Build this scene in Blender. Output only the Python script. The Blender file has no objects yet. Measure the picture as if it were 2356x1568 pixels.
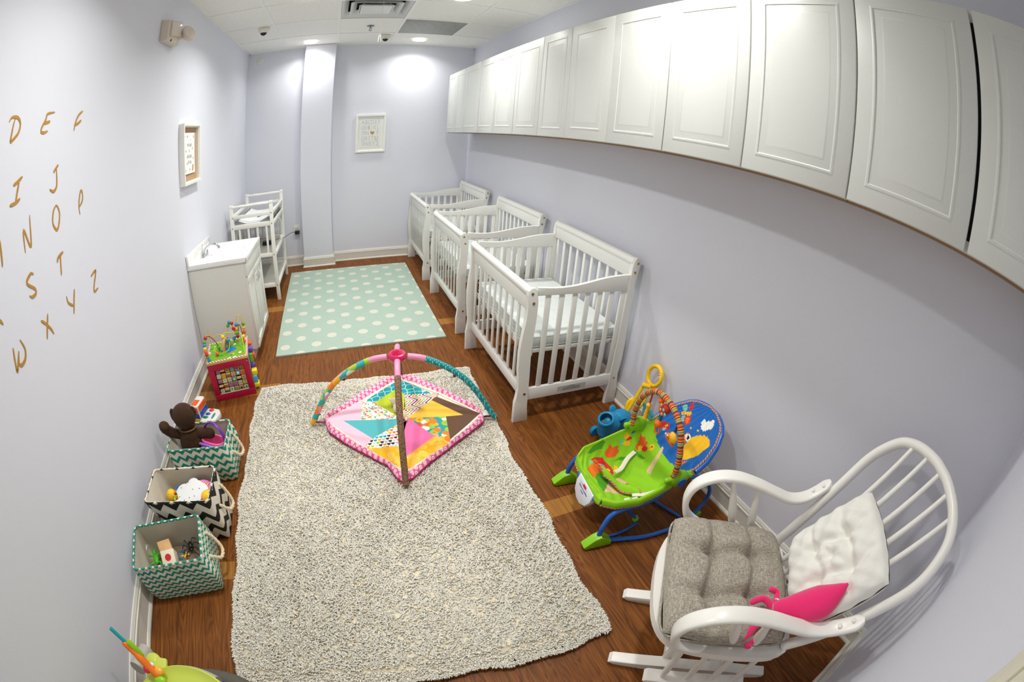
import bpy, bmesh, math, random
from mathutils import Vector, Matrix
random.seed(7)
R = math.radians
PI = math.pi
SC = bpy.context.scene
COL = SC.collection

# ------------------------------------------------ camera (15 mm class fisheye on a 36 mm frame)
W, L, H = 2.76, 5.631, 2.70            # room: x to the right, y away from the near wall, z up
yaw, pitch, roll = -0.4310, -0.4719, 0.0833
fwd = Vector((-math.sin(yaw)*math.cos(pitch), math.cos(yaw)*math.cos(pitch), math.sin(pitch)))
rgt0 = Vector((math.cos(yaw), math.sin(yaw), 0)); up0 = rgt0.cross(fwd)
rgt = rgt0*math.cos(roll) + up0*math.sin(roll); upv = -rgt0*math.sin(roll) + up0*math.cos(roll)
cd = bpy.data.cameras.new('camera'); cam = bpy.data.objects.new('camera', cd); COL.objects.link(cam)
cam.matrix_world = Matrix(((rgt.x, upv.x, -fwd.x, 1.1566), (rgt.y, upv.y, -fwd.y, 0.3460), (rgt.z, upv.z, -fwd.z, 1.5368), (0, 0, 0, 1)))
cd.type = 'PANO'; cd.sensor_fit = 'HORIZONTAL'; cd.sensor_width = 36.0; cd.clip_start = 0.01; cd.clip_end = 50
SC.render.engine = 'CYCLES'
for holder in (cd, getattr(cd, 'cycles', None)):
    try:
        holder.panorama_type = 'FISHEYE_EQUISOLID'; holder.fisheye_lens = 997.29*36.0/2356; holder.fisheye_fov = PI*1.2
    except Exception:
        pass
SC.camera = cam
SC.cycles.diffuse_bounces = 6; SC.cycles.max_bounces = 10

# ------------------------------------------------ light and exposure
wd = bpy.data.worlds.new('world'); SC.world = wd; wd.use_nodes = True
wd.node_tree.nodes['Background'].inputs[0].default_value = (0.8, 0.85, 1, 1)
wd.node_tree.nodes['Background'].inputs[1].default_value = 0.3
SC.view_settings.view_transform = 'Standard'; SC.view_settings.look = 'None'
SC.view_settings.exposure = EXPOSURE = 0.27; SC.view_settings.gamma = 1.0
SC.view_settings.use_curve_mapping = False
LAMPS = [(0.775, 5.305), (2.005, 5.305), (0.82, 3.60), (2.005, 3.60), (0.80, 1.64), (2.005, 1.64)]
LAMP_W = [4.6, 4.8, 13.4, 11.4, 12.6, 11.8]

# ------------------------------------------------ materials
def srgb(h):
    if isinstance(h, str):
        c = [int(h[i:i+2], 16)/255 for i in (0, 2, 4)]
    else:
        c = [v/255 for v in h]
    return tuple(v/12.92 if v <= .04045 else ((v+.055)/1.055)**2.4 for v in c) + (1,)
MATS = {}
def N(nt, typ, **kw):
    n = nt.nodes.new(typ)
    for k, v in kw.items():
        if k.startswith('i'):
            n.inputs[int(k[1:])].default_value = v
        else:
            setattr(n, k, v)
    return n
def base(name):
    m = bpy.data.materials.new(name); m.use_nodes = True
    return m, m.node_tree, m.node_tree.nodes['Principled BSDF']
def mat(name, col, rough=.5, metal=0, noise=0.0, nscale=40, bump=0.0, bscale=200, coat=0, sheen=0, trans=0, spec=None, emit=0):
    """a plain procedural paint / plastic / cloth"""
    if name in MATS: return MATS[name]
    m, nt, b = base(name); c = srgb(col)
    b.inputs['Base Color'].default_value = c; b.inputs['Roughness'].default_value = rough; b.inputs['Metallic'].default_value = metal
    b.inputs['Coat Weight'].default_value = coat; b.inputs['Sheen Weight'].default_value = sheen
    b.inputs['Transmission Weight'].default_value = trans
    if spec is not None: b.inputs['Specular IOR Level'].default_value = spec
    tc = N(nt, 'ShaderNodeTexCoord')
    if noise:
        n = N(nt, 'ShaderNodeTexNoise'); n.inputs['Scale'].default_value = nscale; n.inputs['Detail'].default_value = 4
        nt.links.new(tc.outputs['Object'], n.inputs['Vector'])
        mx = N(nt, 'ShaderNodeMix', data_type='RGBA'); mx.inputs[6].default_value = tuple(v*(1-noise) for v in c[:3])+(1,); mx.inputs[7].default_value = tuple(min(1, v*(1+noise)) for v in c[:3])+(1,)
        nt.links.new(n.outputs['Fac'], mx.inputs[0]); nt.links.new(mx.outputs[2], b.inputs['Base Color'])
    if bump:
        n = N(nt, 'ShaderNodeTexNoise'); n.inputs['Scale'].default_value = bscale; n.inputs['Detail'].default_value = 3
        nt.links.new(tc.outputs['Object'], n.inputs['Vector'])
        bp = N(nt, 'ShaderNodeBump'); bp.inputs['Strength'].default_value = bump; bp.inputs['Distance'].default_value = .004
        nt.links.new(n.outputs['Fac'], bp.inputs['Height']); nt.links.new(bp.outputs['Normal'], b.inputs['Normal'])
    if emit:
        b.inputs['Emission Color'].default_value = c; b.inputs['Emission Strength'].default_value = emit
    MATS[name] = m
    return m

class G:
    """small node-graph writer: g.m('MULTIPLY', a, b) where a, b are sockets or numbers"""
    def __init__(s, name, rough=.6):
        s.mat, s.nt, s.b = base(name); s.b.inputs['Roughness'].default_value = rough; MATS[name] = s.mat
        s.tc = N(s.nt, 'ShaderNodeTexCoord'); s.P = s.tc.outputs['Object']
        sp = N(s.nt, 'ShaderNodeSeparateXYZ'); s.nt.links.new(s.P, sp.inputs[0]); s.x, s.y, s.z = sp.outputs
    def uv(s):
        s.P = s.tc.outputs['UV']; sp = N(s.nt, 'ShaderNodeSeparateXYZ'); s.nt.links.new(s.P, sp.inputs[0]); s.x, s.y, s.z = sp.outputs; return s
    def put(s, sock, v):
        if isinstance(v, (int, float, tuple)): sock.default_value = v
        else: s.nt.links.new(v, sock)
    def m(s, op, a, b=None, c=None):
        n = N(s.nt, 'ShaderNodeMath', operation=op); s.put(n.inputs[0], a)
        if b is not None: s.put(n.inputs[1], b)
        if c is not None: s.put(n.inputs[2], c)
        return n.outputs[0]
    def mix(s, f, a, b):
        n = N(s.nt, 'ShaderNodeMix', data_type='RGBA'); s.put(n.inputs[0], f); s.put(n.inputs[6], a); s.put(n.inputs[7], b); return n.outputs[2]
    def noise(s, scale, sx=1, sy=1, sz=1, detail=4, off=0, dist=0.0):
        mp = N(s.nt, 'ShaderNodeMapping'); s.nt.links.new(s.P, mp.inputs[0]); mp.inputs['Scale'].default_value = (sx, sy, sz); mp.inputs['Location'].default_value = (off, off, off)
        n = N(s.nt, 'ShaderNodeTexNoise'); n.inputs['Scale'].default_value = scale; n.inputs['Detail'].default_value = detail; n.inputs['Distortion'].default_value = dist
        s.nt.links.new(mp.outputs[0], n.inputs['Vector']); return n.outputs['Fac']
    def ramp(s, f, stops, const=False):
        n = N(s.nt, 'ShaderNodeValToRGB'); e = n.color_ramp.elements
        if const: n.color_ramp.interpolation = 'CONSTANT'
        while len(e) < len(stops): e.new(.5)
        for k, (p, c) in enumerate(stops): e[k].position = p; e[k].color = c
        s.put(n.inputs[0], f); return n.outputs[0]
    def bump(s, h, st=.3, d=.003):
        n = N(s.nt, 'ShaderNodeBump'); n.inputs['Strength'].default_value = st; n.inputs['Distance'].default_value = d
        s.nt.links.new(h, n.inputs['Height']); s.nt.links.new(n.outputs[0], s.b.inputs['Normal'])
    def done(s, col):
        s.put(s.b.inputs['Base Color'], col); return s.mat
    def box(s, u0, u1, v0, v1, u=None, v=None):
        u = u or s.x; v = v or s.y
        a = s.m('MULTIPLY', s.m('GREATER_THAN', u, u0), s.m('LESS_THAN', u, u1))
        b = s.m('MULTIPLY', s.m('GREATER_THAN', v, v0), s.m('LESS_THAN', v, v1))
        return s.m('MULTIPLY', a, b)
    def tri(s, u, period):      # triangle wave 0..1
        return s.m('PINGPONG', s.m('DIVIDE', u, period/2), 1.0)

# ------------------------------------------------ mesh builder
class B:
    def __init__(s): s.bm = bmesh.new(); s.uvl = None
    def _fin(s, faces, mi):
        for f in faces: f.material_index = mi
    def quad(s, pts, mi=0):
        f = s.bm.faces.new([s.bm.verts.new(p) for p in pts]); f.material_index = mi; return f
    def box(s, x0, x1, y0, y1, z0, z1, bev=0, mi=0, M=None, seg=2):
        r = bmesh.ops.create_cube(s.bm, size=1); vs = r['verts']
        for v in vs: v.co = Vector(((x0+x1)/2+v.co.x*(x1-x0), (y0+y1)/2+v.co.y*(y1-y0), (z0+z1)/2+v.co.z*(z1-z0)))
        fs = {f for v in vs for f in v.link_faces}
        if bev:
            es = list({e for v in vs for e in v.link_edges})
            rr = bmesh.ops.bevel(s.bm, geom=es, offset=bev, segments=seg, affect='EDGES', profile=.5)
            fs = set(rr['faces']) | {f for f in fs if f.is_valid}
            vs = list({v for f in fs for v in f.verts})
        s._fin(fs, mi)
        if M is not None:
            for v in vs: v.co = M @ v.co
        return vs
    def beam(s, p, q, w, t, bev=0, mi=0, upd=(0, 0, 1)):
        p, q = Vector(p), Vector(q); d = q-p; ln = d.length; d.normalize(); u = Vector(upd)
        if abs(d.dot(u)) > .98: u = Vector((1, 0, 0))
        a = u.cross(d).normalized(); c = d.cross(a)
        M = Matrix(((a.x, c.x, d.x, p.x), (a.y, c.y, d.y, p.y), (a.z, c.z, d.z, p.z), (0, 0, 0, 1)))
        return s.box(-w/2, w/2, -t/2, t/2, 0, ln, bev, mi, M)
    def tube(s, pts, r, n=12, closed=False, caps=True, mi=0, flat=1.0, upd=None, uv=False):
        pts = [Vector(p) for p in pts]; k = len(pts); rings = []
        rs = r if isinstance(r, (list, tuple)) else [r]*k
        T = []
        for i in range(k):
            a = pts[(i-1) % k] if (closed or i > 0) else pts[i]; b = pts[(i+1) % k] if (closed or i < k-1) else pts[i]
            T.append((b-a).normalized())
        u = Vector(upd) if upd else (Vector((0, 0, 1)) if abs(T[0].z) < .9 else Vector((1, 0, 0)))
        u = (u-T[0]*u.dot(T[0])).normalized(); ln = 0; lens = [0]
        for i in range(1, k): ln += (pts[i]-pts[i-1]).length; lens.append(ln)
        for i in range(k):
            if i:
                ref = Vector(upd) if upd else u
                u = ref-T[i]*ref.dot(T[i])
                if u.length < 1e-5: u = Vector((.3, .5, .8))-T[i]*Vector((.3, .5, .8)).dot(T[i])
                u.normalize()
            v = T[i].cross(u)
            rings.append([s.bm.verts.new(pts[i]+(u*math.cos(2*PI*j/n)*rs[i]*flat+v*math.sin(2*PI*j/n)*rs[i])) for j in range(n)])
        if uv and s.uvl is None: s.uvl = s.bm.loops.layers.uv.new('UVMap')
        for i in range(k if closed else k-1):
            for j in range(n):
                f = s.bm.faces.new([rings[i][j], rings[i][(j+1) % n], rings[(i+1) % k][(j+1) % n], rings[(i+1) % k][j]]); f.material_index = mi
                if uv:
                    for lp, (a, b) in zip(f.loops, ((j, i), (j+1, i), (j+1, i+1), (j, i+1))):
                        lp[s.uvl].uv = (lens[b] if b < k else ln+(pts[0]-pts[-1]).length, a/n)
        if caps and not closed:
            s.bm.faces.new(rings[0][::-1]).material_index = mi; s.bm.faces.new(rings[-1]).material_index = mi
        return rings
    def lathe(s, prof, c=(0, 0, 0), n=24, axis='z', mi=0, M=None, caps=True):
        c = Vector(c); rings = []
        for r, h in prof:
            ring = []
            for j in range(n):
                a = 2*PI*j/n; p = Vector((r*math.cos(a), r*math.sin(a), h))
                if axis == 'x': p = Vector((h, p.x, p.y))
                if axis == 'y': p = Vector((p.x, h, p.y))
                if M is not None: p = M @ p
                ring.append(s.bm.verts.new(c+p))
            rings.append(ring)
        for i in range(len(rings)-1):
            for j in range(n):
                s.bm.faces.new([rings[i][j], rings[i][(j+1) % n], rings[i+1][(j+1) % n], rings[i+1][j]]).material_index = mi
        if caps:
            if prof[0][0] > 1e-6: s.bm.faces.new(rings[0][::-1]).material_index = mi
            if prof[-1][0] > 1e-6: s.bm.faces.new(rings[-1]).material_index = mi
        return rings
    def cyl(s, p, q, r, n=16, mi=0, r2=None): return s.tube([p, q], [r, r if r2 is None else r2], n, mi=mi)
    def ball(s, c, r, n=16, mi=0, M=None):
        if isinstance(r, (int, float)): r = (r, r, r)
        rr = bmesh.ops.create_uvsphere(s.bm, u_segments=n, v_segments=max(6, n*2//3), radius=1)
        for v in rr['verts']:
            p = Vector((v.co.x*r[0], v.co.y*r[1], v.co.z*r[2]))
            if M is not None: p = M @ p
            v.co = p+Vector(c)
        s._fin({f for v in rr['verts'] for f in v.link_faces}, mi)
        return rr['verts']
    def prism(s, pts, fa, fb, mi=0, bev=0):
        """pts: 2D outline, fa/fb map (u,v) to the two 3D sides"""
        a = [s.bm.verts.new(fa(*p)) for p in pts]; b = [s.bm.verts.new(fb(*p)) for p in pts]; n = len(pts); fs = []
        fs.append(s.bm.faces.new(a[::-1])); fs.append(s.bm.faces.new(b))
        for i in range(n): fs.append(s.bm.faces.new([a[i], a[(i+1) % n], b[(i+1) % n], b[i]]))
        if bev:
            es = list(set(fs[0].edges) | set(fs[1].edges))
            rr = bmesh.ops.bevel(s.bm, geom=es, offset=bev, segments=2, affect='EDGES', profile=.5)
            fs = list(set(rr['faces']) | {f for f in fs if f.is_valid})
        s._fin(fs, mi)
    def grid(s, f, nu, nv, mi=0, cu=False, cv=False, uv=True):
        vs = [[s.bm.verts.new(f(i/nu, j/nv)) for j in range(nv if cv else nv+1)] for i in range(nu if cu else nu+1)]
        if uv and s.uvl is None: s.uvl = s.bm.loops.layers.uv.new('UVMap')
        for i in range(nu):
            for j in range(nv):
                i2 = (i+1) % len(vs); j2 = (j+1) % len(vs[0])
                fc = s.bm.faces.new([vs[i][j], vs[i2][j], vs[i2][j2], vs[i][j2]]); fc.material_index = mi
                if uv:
                    for lp, (a, b) in zip(fc.loops, ((i, j), (i+1, j), (i+1, j+1), (i, j+1))): lp[s.uvl].uv = (a/nu, b/nv)
        return vs
    def build(s, name, mats, parent=None, smooth=40, sub=0, solid=0, world=False, disp=None, recalc=True):
        if world and parent is not None:
            Mi = world_of(parent).inverted()
            for v in s.bm.verts: v.co = Mi @ v.co
        if recalc: bmesh.ops.recalc_face_normals(s.bm, faces=s.bm.faces)
        me = bpy.data.meshes.new(name); s.bm.to_mesh(me); s.bm.free()
        for m in (mats if isinstance(mats, (list, tuple)) else [mats]): me.materials.append(m)
        if smooth:
            me.polygons.foreach_set('use_smooth', [True]*len(me.polygons)); me.set_sharp_from_angle(angle=R(smooth))
        o = bpy.data.objects.new(name, me); COL.objects.link(o)
        if parent is not None: o.parent = parent
        if solid:
            md = o.modifiers.new('solid', 'SOLIDIFY'); md.thickness = solid; md.offset = 0
        if sub:
            md = o.modifiers.new('sub', 'SUBSURF'); md.levels = sub; md.render_levels = sub
        return o
def world_of(o):
    M = Matrix.LocRotScale(o.location, o.rotation_euler, o.scale)
    return world_of(o.parent) @ M if o.parent else M
def tag(o, label=None, cat=None, group=None, kind=None):
    if label: o['label'] = label
    if cat: o['category'] = cat
    if group: o['group'] = group
    if kind: o['kind'] = kind
    return o
def thing(name, label, cat, loc=(0, 0, 0), rz=0, group=None):
    o = bpy.data.objects.new(name, None); COL.objects.link(o); o.location = loc; o.rotation_euler = (0, 0, rz); o.empty_display_size = .05
    return tag(o, label, cat, group)
def dup(root, loc=None, rz=None, label=None, group=None):
    r = root.copy(); COL.objects.link(r)
    if loc is not None: r.location = loc
    if rz is not None: r.rotation_euler = (0, 0, rz)
    if label: r['label'] = label
    if group: r['group'] = group
    for ch in list(root.children):
        c = ch.copy(); COL.objects.link(c); c.parent = r
        for g in list(ch.children):
            d = g.copy(); COL.objects.link(d); d.parent = c
    return r
def bez(pts, n=8, closed=False):
    """Catmull-Rom through pts"""
    P = [Vector(p) for p in pts]; k = len(P); out = []
    for i in range(k if closed else k-1):
        g = (lambda j: P[j % k]) if closed else (lambda j: P[max(0, min(k-1, j))])
        a, b, c, d = g(i-1), g(i), g(i+1), g(i+2)
        for t in range(n):
            t /= n
            out.append(.5*((2*b)+(c-a)*t+(2*a-5*b+4*c-d)*t*t+(3*b-a-3*c+d)*t*t*t))
    if not closed: out.append(P[-1])
    return out
def struct(o): o['kind'] = 'structure'; return o
def text(name, s, size, m, parent, M, depth=.0006, align='CENTER'):
    """flat lettering as a mesh"""
    cu = bpy.data.curves.new(name, 'FONT'); cu.body = s; cu.size = size; cu.align_x = align; cu.align_y = 'CENTER'; cu.extrude = depth/2; cu.resolution_u = 3
    t = bpy.data.objects.new(name, cu); COL.objects.link(t)
    me = bpy.data.meshes.new_from_object(t.evaluated_get(bpy.context.evaluated_depsgraph_get()))
    bpy.data.objects.remove(t); me.transform(M); me.materials.clear(); me.materials.append(m)
    o = bpy.data.objects.new(name, me); COL.objects.link(o); o.parent = parent
    return o
def text_into(b, s, size, M, mi=0, depth=.0006):
    cu = bpy.data.curves.new('t', 'FONT'); cu.body = s; cu.size = size; cu.align_x = 'CENTER'; cu.align_y = 'CENTER'; cu.extrude = depth/2; cu.resolution_u = 2
    t = bpy.data.objects.new('t', cu); COL.objects.link(t)
    me = bpy.data.meshes.new_from_object(t.evaluated_get(bpy.context.evaluated_depsgraph_get()))
    bpy.data.objects.remove(t); me.transform(M); n0 = len(b.bm.faces)
    for p in me.polygons: p.material_index = mi
    b.bm.from_mesh(me); bpy.data.meshes.remove(me)
    b.bm.faces.ensure_lookup_table()
    for f in b.bm.faces[n0:]: f.material_index = mi
def basis(o, x, y, z=None):
    """matrix with origin o and axes x, y (z = x cross y)"""
    x, y = Vector(x).normalized(), Vector(y).normalized(); z = x.cross(y)
    return Matrix(((x.x, y.x, z.x, o[0]), (x.y, y.y, z.y, o[1]), (x.z, y.z, z.z, o[2]), (0, 0, 0, 1)))
white = mat('white_paint', (230, 230, 226), .35, bump=.05, bscale=60)
whiteg = mat('white_gloss', (228, 228, 222), .28)
trimw = mat('trim_paint', (222, 220, 210), .45)
chrome = mat('chrome', (225, 228, 230), .08, 1)
brass = mat('brass', (176, 146, 92), .3, 1)
black = mat('black_plastic', (18, 18, 20), .4)

# ================================================ room shell
g = G('lavender_wall', .75)
n1 = g.noise(2.2, detail=3); sc = g.noise(9, detail=4, off=3)
wc = g.mix(g.m('MULTIPLY', n1, .25), srgb((221, 223, 233)), srgb((217, 219, 231)))
g.bump(g.noise(260, detail=2), .12, .002)
wallm = g.done(wc)
def slab(name, x0, x1, y0, y1, z0, z1, m):
    b = B(); b.box(x0, x1, y0, y1, z0, z1); return struct(b.build(name, m))
slab('wall_left', -.1, 0, -.1, L+.1, 0, H+.1, wallm)
slab('wall_right', W, W+.1, -.1, L+.1, 0, H+.1, wallm)
slab('wall_back', 0, W, L, L+.1, 0, H+.1, wallm)
slab('wall_near', 0, W, -.1, 0, 0, H+.1, wallm)
slab('wall_column', .715, 1.075, L-.13, L, 0, H, wallm)

# floor: printed oak planks running down the room, with a few paler end pieces
g = G('oak_floor', .5); g.b.inputs['Specular IOR Level'].default_value = .22
gr = g.noise(9, 11, .35, 1, 5, dist=.4); fine = g.noise(40, 9, .12, 1, 3, off=2); cath = g.noise(3.0, 4.2, .42, 1, 2, dist=1.2)
ring = g.m('PINGPONG', g.m('MULTIPLY', cath, 22.0), 1.0)
wood = g.ramp(g.m('ADD', g.m('MULTIPLY', gr, .72), g.m('MULTIPLY', ring, .2)), [(.22, srgb((72, 36, 8))), (.5, srgb((126, 74, 27))), (.8, srgb((158, 100, 44)))])
wood = g.mix(g.m('MULTIPLY', g.m('GREATER_THAN', fine, .6), .25), wood, srgb((72, 36, 8)))
pl = g.m('FRACT', g.m('MULTIPLY', g.m('SINE', g.m('MULTIPLY', g.m('FLOOR', g.m('DIVIDE', g.x, .092)), 12.9898)), 43758.5))
wood = g.mix(g.m('MULTIPLY', pl, .22), wood, srgb((92, 50, 14)))
pale = g.ramp(g.m('ADD', g.m('MULTIPLY', gr, .6), g.m('MULTIPLY', fine, .35)), [(.25, srgb((120, 76, 28))), (.6, srgb((172, 118, 54)))])
msk = None
for (a, b_, c, d) in ((.375, .566, 4.180, 4.300), (1.95, 2.40, 3.506, 3.616), (.02, .652, 2.786, 2.900), (.385, .463, 1.376, 1.472), (1.70, 2.185, 1.408, 1.510), (2.185, 2.34, 1.40, 1.50)):
    k = g.box(a, b_, c, d); msk = k if msk is None else g.m('MAXIMUM', msk, k)
g.bump(gr, .08, .002)
floorm = g.done(g.mix(msk, wood, pale))
b = B(); b.box(-.05, W+.05, -.05, L+.05, -.06, 0); struct(b.build('floor', floorm))

# ceiling: lay-in tiles on a metal grid, one bay left open for the air diffuser
g = G('acoustic_tile', .9)
sp = g.noise(170, detail=2); col = g.mix(g.m('MULTIPLY', g.m('LESS_THAN', sp, .38), .35), srgb((243, 242, 237)), srgb((190, 186, 176)))
g.bump(sp, .35, .003); tilem = g.done(g.mix(g.m('MULTIPLY', g.noise(1.5, detail=2), .25), col, srgb((230, 224, 214))))
gridm = mat('ceiling_grid', (240, 240, 236), .5)
XG = [0, .479, 1.089, 1.699, 2.309, W]; YG = [L-.638-.61*k for k in range(8)]; YG = [L]+YG+[0]
b = B()
for i in range(5):
    for j in range(len(YG)-1):
        if i == 2 and j == 2: continue
        if YG[j]-YG[j+1] < .03: continue
        b.box(XG[i]+.004, XG[i+1]-.004, YG[j+1]+.004, YG[j]-.004, H+.004, H+.03, .002, seg=1)
for x in XG[1:5]: b.box(x-.012, x+.012, 0, L, H-.001, H+.006, mi=1)
for y in YG[1:-1]: b.box(0, W, y-.012, y+.012, H-.0012, H+.0058, mi=1)
for (x0, x1, y0, y1) in ((0, .022, 0, L), (W-.022, W, 0, L), (0, W, L-.022, L), (0, W, 0, .022)): b.box(x0, x1, y0, y1, H-.002, H+.005, mi=1)
b.box(-.05, W+.05, -.05, L+.05, H+.25, H+.3, mi=1)
struct(b.build('ceiling', [tilem, gridm], smooth=0))

# baseboards with a moulded top and a shoe bead
def baseboard(name, pts, inw):
    """pts: two floor points on the wall; inw: inward direction"""
    p, q = Vector(pts[0]), Vector(pts[1]); n = Vector(inw); b = B()
    prof = [(0, 0), (.024, 0), (.024, .008), (.018, .016), (.0135, .018), (.0135, .088), (.0165, .091), (.0165, .099), (.012, .102), (.012, .110), (.009, .116), (.006, .124), (0, .125)]
    d = (q-p).normalized()
    b.prism(prof, lambda u, v: p+n*u+Vector((0, 0, v)), lambda u, v: q+n*u+Vector((0, 0, v)))
    return struct(b.build(name, trimw, smooth=25))
baseboard('baseboard_left', ((0, 0, 0), (0, L, 0)), (1, 0, 0))
baseboard('baseboard_right', ((W, 0, 0), (W, L, 0)), (-1, 0, 0))
baseboard('baseboard_back_left', ((0, L, 0), (.715, L, 0)), (0, -1, 0))
baseboard('baseboard_back_right', ((1.075, L, 0), (W, L, 0)), (0, -1, 0))
baseboard('baseboard_near', ((1.66, 0, 0), (W, 0, 0)), (0, 1, 0))
b = B()
prof = [(0, 0), (.024, 0), (.024, .008), (.018, .016), (.0135, .018), (.0135, .088), (.0165, .091), (.0165, .099), (.012, .102), (.012, .110), (.009, .116), (.006, .124), (0, .125)]
x0, x1, y0, y1 = .715, 1.075, L-.13, L
rings = []
for (cx, cy, sx, sy) in ((x0, y1, -1, 0), (x0, y0, -1, -1), (x1, y0, 1, -1), (x1, y1, 1, 0)):
    rings.append([b.bm.verts.new((cx+sx*u, cy+sy*u, v)) for u, v in prof])
for r0, r1 in zip(rings, rings[1:]):
    for k in range(len(prof)-1): b.bm.faces.new([r0[k], r0[k+1], r1[k+1], r1[k]])
struct(b.build('baseboard_column', trimw, smooth=25))
# door casing on the near wall
b = B(); b.box(1.56, 1.635, 0, .02, 0, 2.12, .006); b.box(1.585, 1.61, .018, .026, 0, 2.12, .004); b.box(.60, .675, 0, .02, 0, 2.12, .006); b.box(.60, 1.635, 0, .02, 2.12, 2.195, .006)
struct(b.build('trim_1', mat('casing_paint', (222, 218, 200), .4)))
b = B(); b.box(.675, 1.56, -.0, .008, .01, 2.12, .002)
for z0, z1 in ((.2, .95), (1.1, 1.95)):
    for xa, xb in ((.78, 1.07), (1.16, 1.45)): b.box(xa, xb, .006, .013, z0, z1, .005)
struct(b.build('door_1', trimw))

# ------------------------------------------------ ceiling fixtures
glow = mat('lamp_lens', (255, 252, 244), .4, emit=14)
ringm = mat('lamp_trim', (235, 235, 232), .35)
where = {0: 'recessed ceiling light in front of the wall column', 1: 'recessed ceiling light near the last wall cabinet', 2: 'recessed ceiling light beside the air diffuser, cut by the top edge',
         3: 'recessed ceiling light over the cribs', 4: 'recessed ceiling light over the toy baskets', 5: 'recessed ceiling light over the shag rug'}
for k, (x, y) in enumerate(LAMPS):
    t = thing('recessed_light', where[k], 'ceiling light', (x, y, H), group='round recessed lights in the ceiling')
    b = B(); b.lathe([(.088, .0), (.098, -.002), (.097, -.006), (.080, -.007), (.076, .0)], n=40, caps=False); b.build('trim_ring', ringm, t)
    b = B(); b.lathe([(.0, -.003), (.078, -.003)], n=40, caps=False); b.build('lens', glow, t)
    ld = bpy.data.lights.new('lamp', 'AREA'); ld.shape = 'DISK'; ld.size = .15; ld.energy = LAMP_W[k]; ld.spread = R(142); ld.color = (1, .988, .945)
    lo = bpy.data.objects.new('bulb', ld); COL.objects.link(lo); lo.parent = t; lo.location = (0, 0, -.009)

t = thing('air_diffuser', 'square louvred ceiling air diffuser with a dark round duct inside', 'air vent', (1.394, 4.078, H))
vm = mat('vent_paint', (222, 223, 222), .4)
b = B(); s0 = .293
b.box(-s0, s0, -s0, s0, .20, .21, mi=0)
for a in ((-s0, -s0+.004, -s0, s0), (s0-.004, s0, -s0, s0), (-s0, s0, -s0, -s0+.004), (-s0, s0, s0-.004, s0)): b.box(*a, 0, .2)
b.build('plenum_box', mat('vent_inside', (120, 116, 108), .6), t, smooth=0)
b = B(); b.lathe([(.155, .02), (.155, .19)], n=32, caps=False); b.lathe([(.0, .185), (.155, .185)], n=32, caps=False); b.build('round_duct', mat('duct_dark', (14, 13, 12), .8), t)
b = B()
for (a, z0, c, z1) in ((.293, .0, .235, .055), (.215, .0, .165, .05), (.145, -.004, .10, .036)):
    for k in range(4):
        r0 = [Matrix.Rotation(PI/2*k, 4, 'Z') @ Vector(v) for v in ((-a, -a, z0), (a, -a, z0), (c, -c, z1), (-c, -c, z1))]
        b.quad(r0)
o = b.build('louvre_cones', vm, t, smooth=0, solid=.003)
b = B(); b.box(-.13, .13, -.13, .13, -.006, .002, .002); b.build('centre_plate', vm, t)
t = thing('return_grille', 'perforated grey return air panel set in the ceiling grid', 'air vent', (2.004, 4.688, H))
g = G('perforated_metal', .5)
hx = g.m('ABSOLUTE', g.m('SINE', g.m('MULTIPLY', g.x, 260.0))); hy = g.m('ABSOLUTE', g.m('SINE', g.m('MULTIPLY', g.y, 260.0)))
dust = g.noise(5, 6, 1.2, 1, 4, dist=1)
pm = g.done(g.mix(g.m('MULTIPLY', g.m('GREATER_THAN', g.m('MULTIPLY', hx, hy), .35), .6), g.mix(dust, srgb((196, 198, 194)), srgb((150, 150, 140))), srgb((60, 60, 56))))
b = B(); b.box(-.292, .292, -.292, .292, -.004, .002, .001); b.build('panel', pm, t)

def dome(name, label, x, y, ang):
    t = thing(name, label, 'security camera', (x, y, H), ang, group='dome cameras on the ceiling')
    b = B(); b.lathe([(.058, 0), (.058, -.012), (.052, -.032), (.040, -.044), (.030, -.048)], n=32); b.build('housing', mat('cam_white', (226, 222, 212), .35), t)
    b = B(); b.ball((0, 0, -.040), (.034, .034, .034), 20); b.build('dome_lens', mat('dome_black', (10, 10, 12), .12), t)
    return t
dome('dome_camera', 'small white dome camera with black lens near the left wall', .373, 4.466, 0)
dome('dome_camera', 'small white dome camera with black lens behind the hanging pull cord', 1.60, 5.12, .5)
t = thing('fire_sprinkler', 'chrome pendent fire sprinkler in the ceiling tile behind the diffuser', 'sprinkler', (1.402, 4.688, H))
b = B(); b.lathe([(.036, 0), (.036, -.003), (.018, -.006), (.012, -.006)], n=24); b.build('escutcheon', mat('sprk', (150, 152, 150), .3, 1), t)
b = B(); b.cyl((0, 0, 0), (0, 0, -.03), .007); b.tube([(.007, 0, -.02), (.014, 0, -.033), (.003, 0, -.048)], .0025, 6); b.tube([(-.007, 0, -.02), (-.014, 0, -.033), (-.003, 0, -.048)], .0025, 6)
b.cyl((0, 0, -.048), (0, 0, -.051), .017, 16); b.build('head', mat('sprk', (150, 152, 150), .3, 1), t)
t = thing('pull_cord', 'thin cord with a white teardrop pull hanging from the ceiling', 'pull cord', (1.405, 3.46, H))
b = B(); b.cyl((0, 0, 0), (0, 0, -.40), .0012, 6); b.build('cord', mat('cordm', (214, 206, 188), .7), t)
b = B(); b.lathe([(.002, -.395), (.006, -.40), (.010, -.435), (.012, -.45), (.009, -.458), (0, -.46)], n=16); b.build('pull_knob', whiteg, t)

# round blank plate on the back wall
b = B(); b.lathe([(.048, 0), (.048, -.004), (.044, -.007), (0, -.008)], (.154, L, 2.602), 36, 'y')
tag(b.build('round_cover_plate', whiteg), 'round white cover plate high in the left corner of the back wall', 'cover plate')

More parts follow.
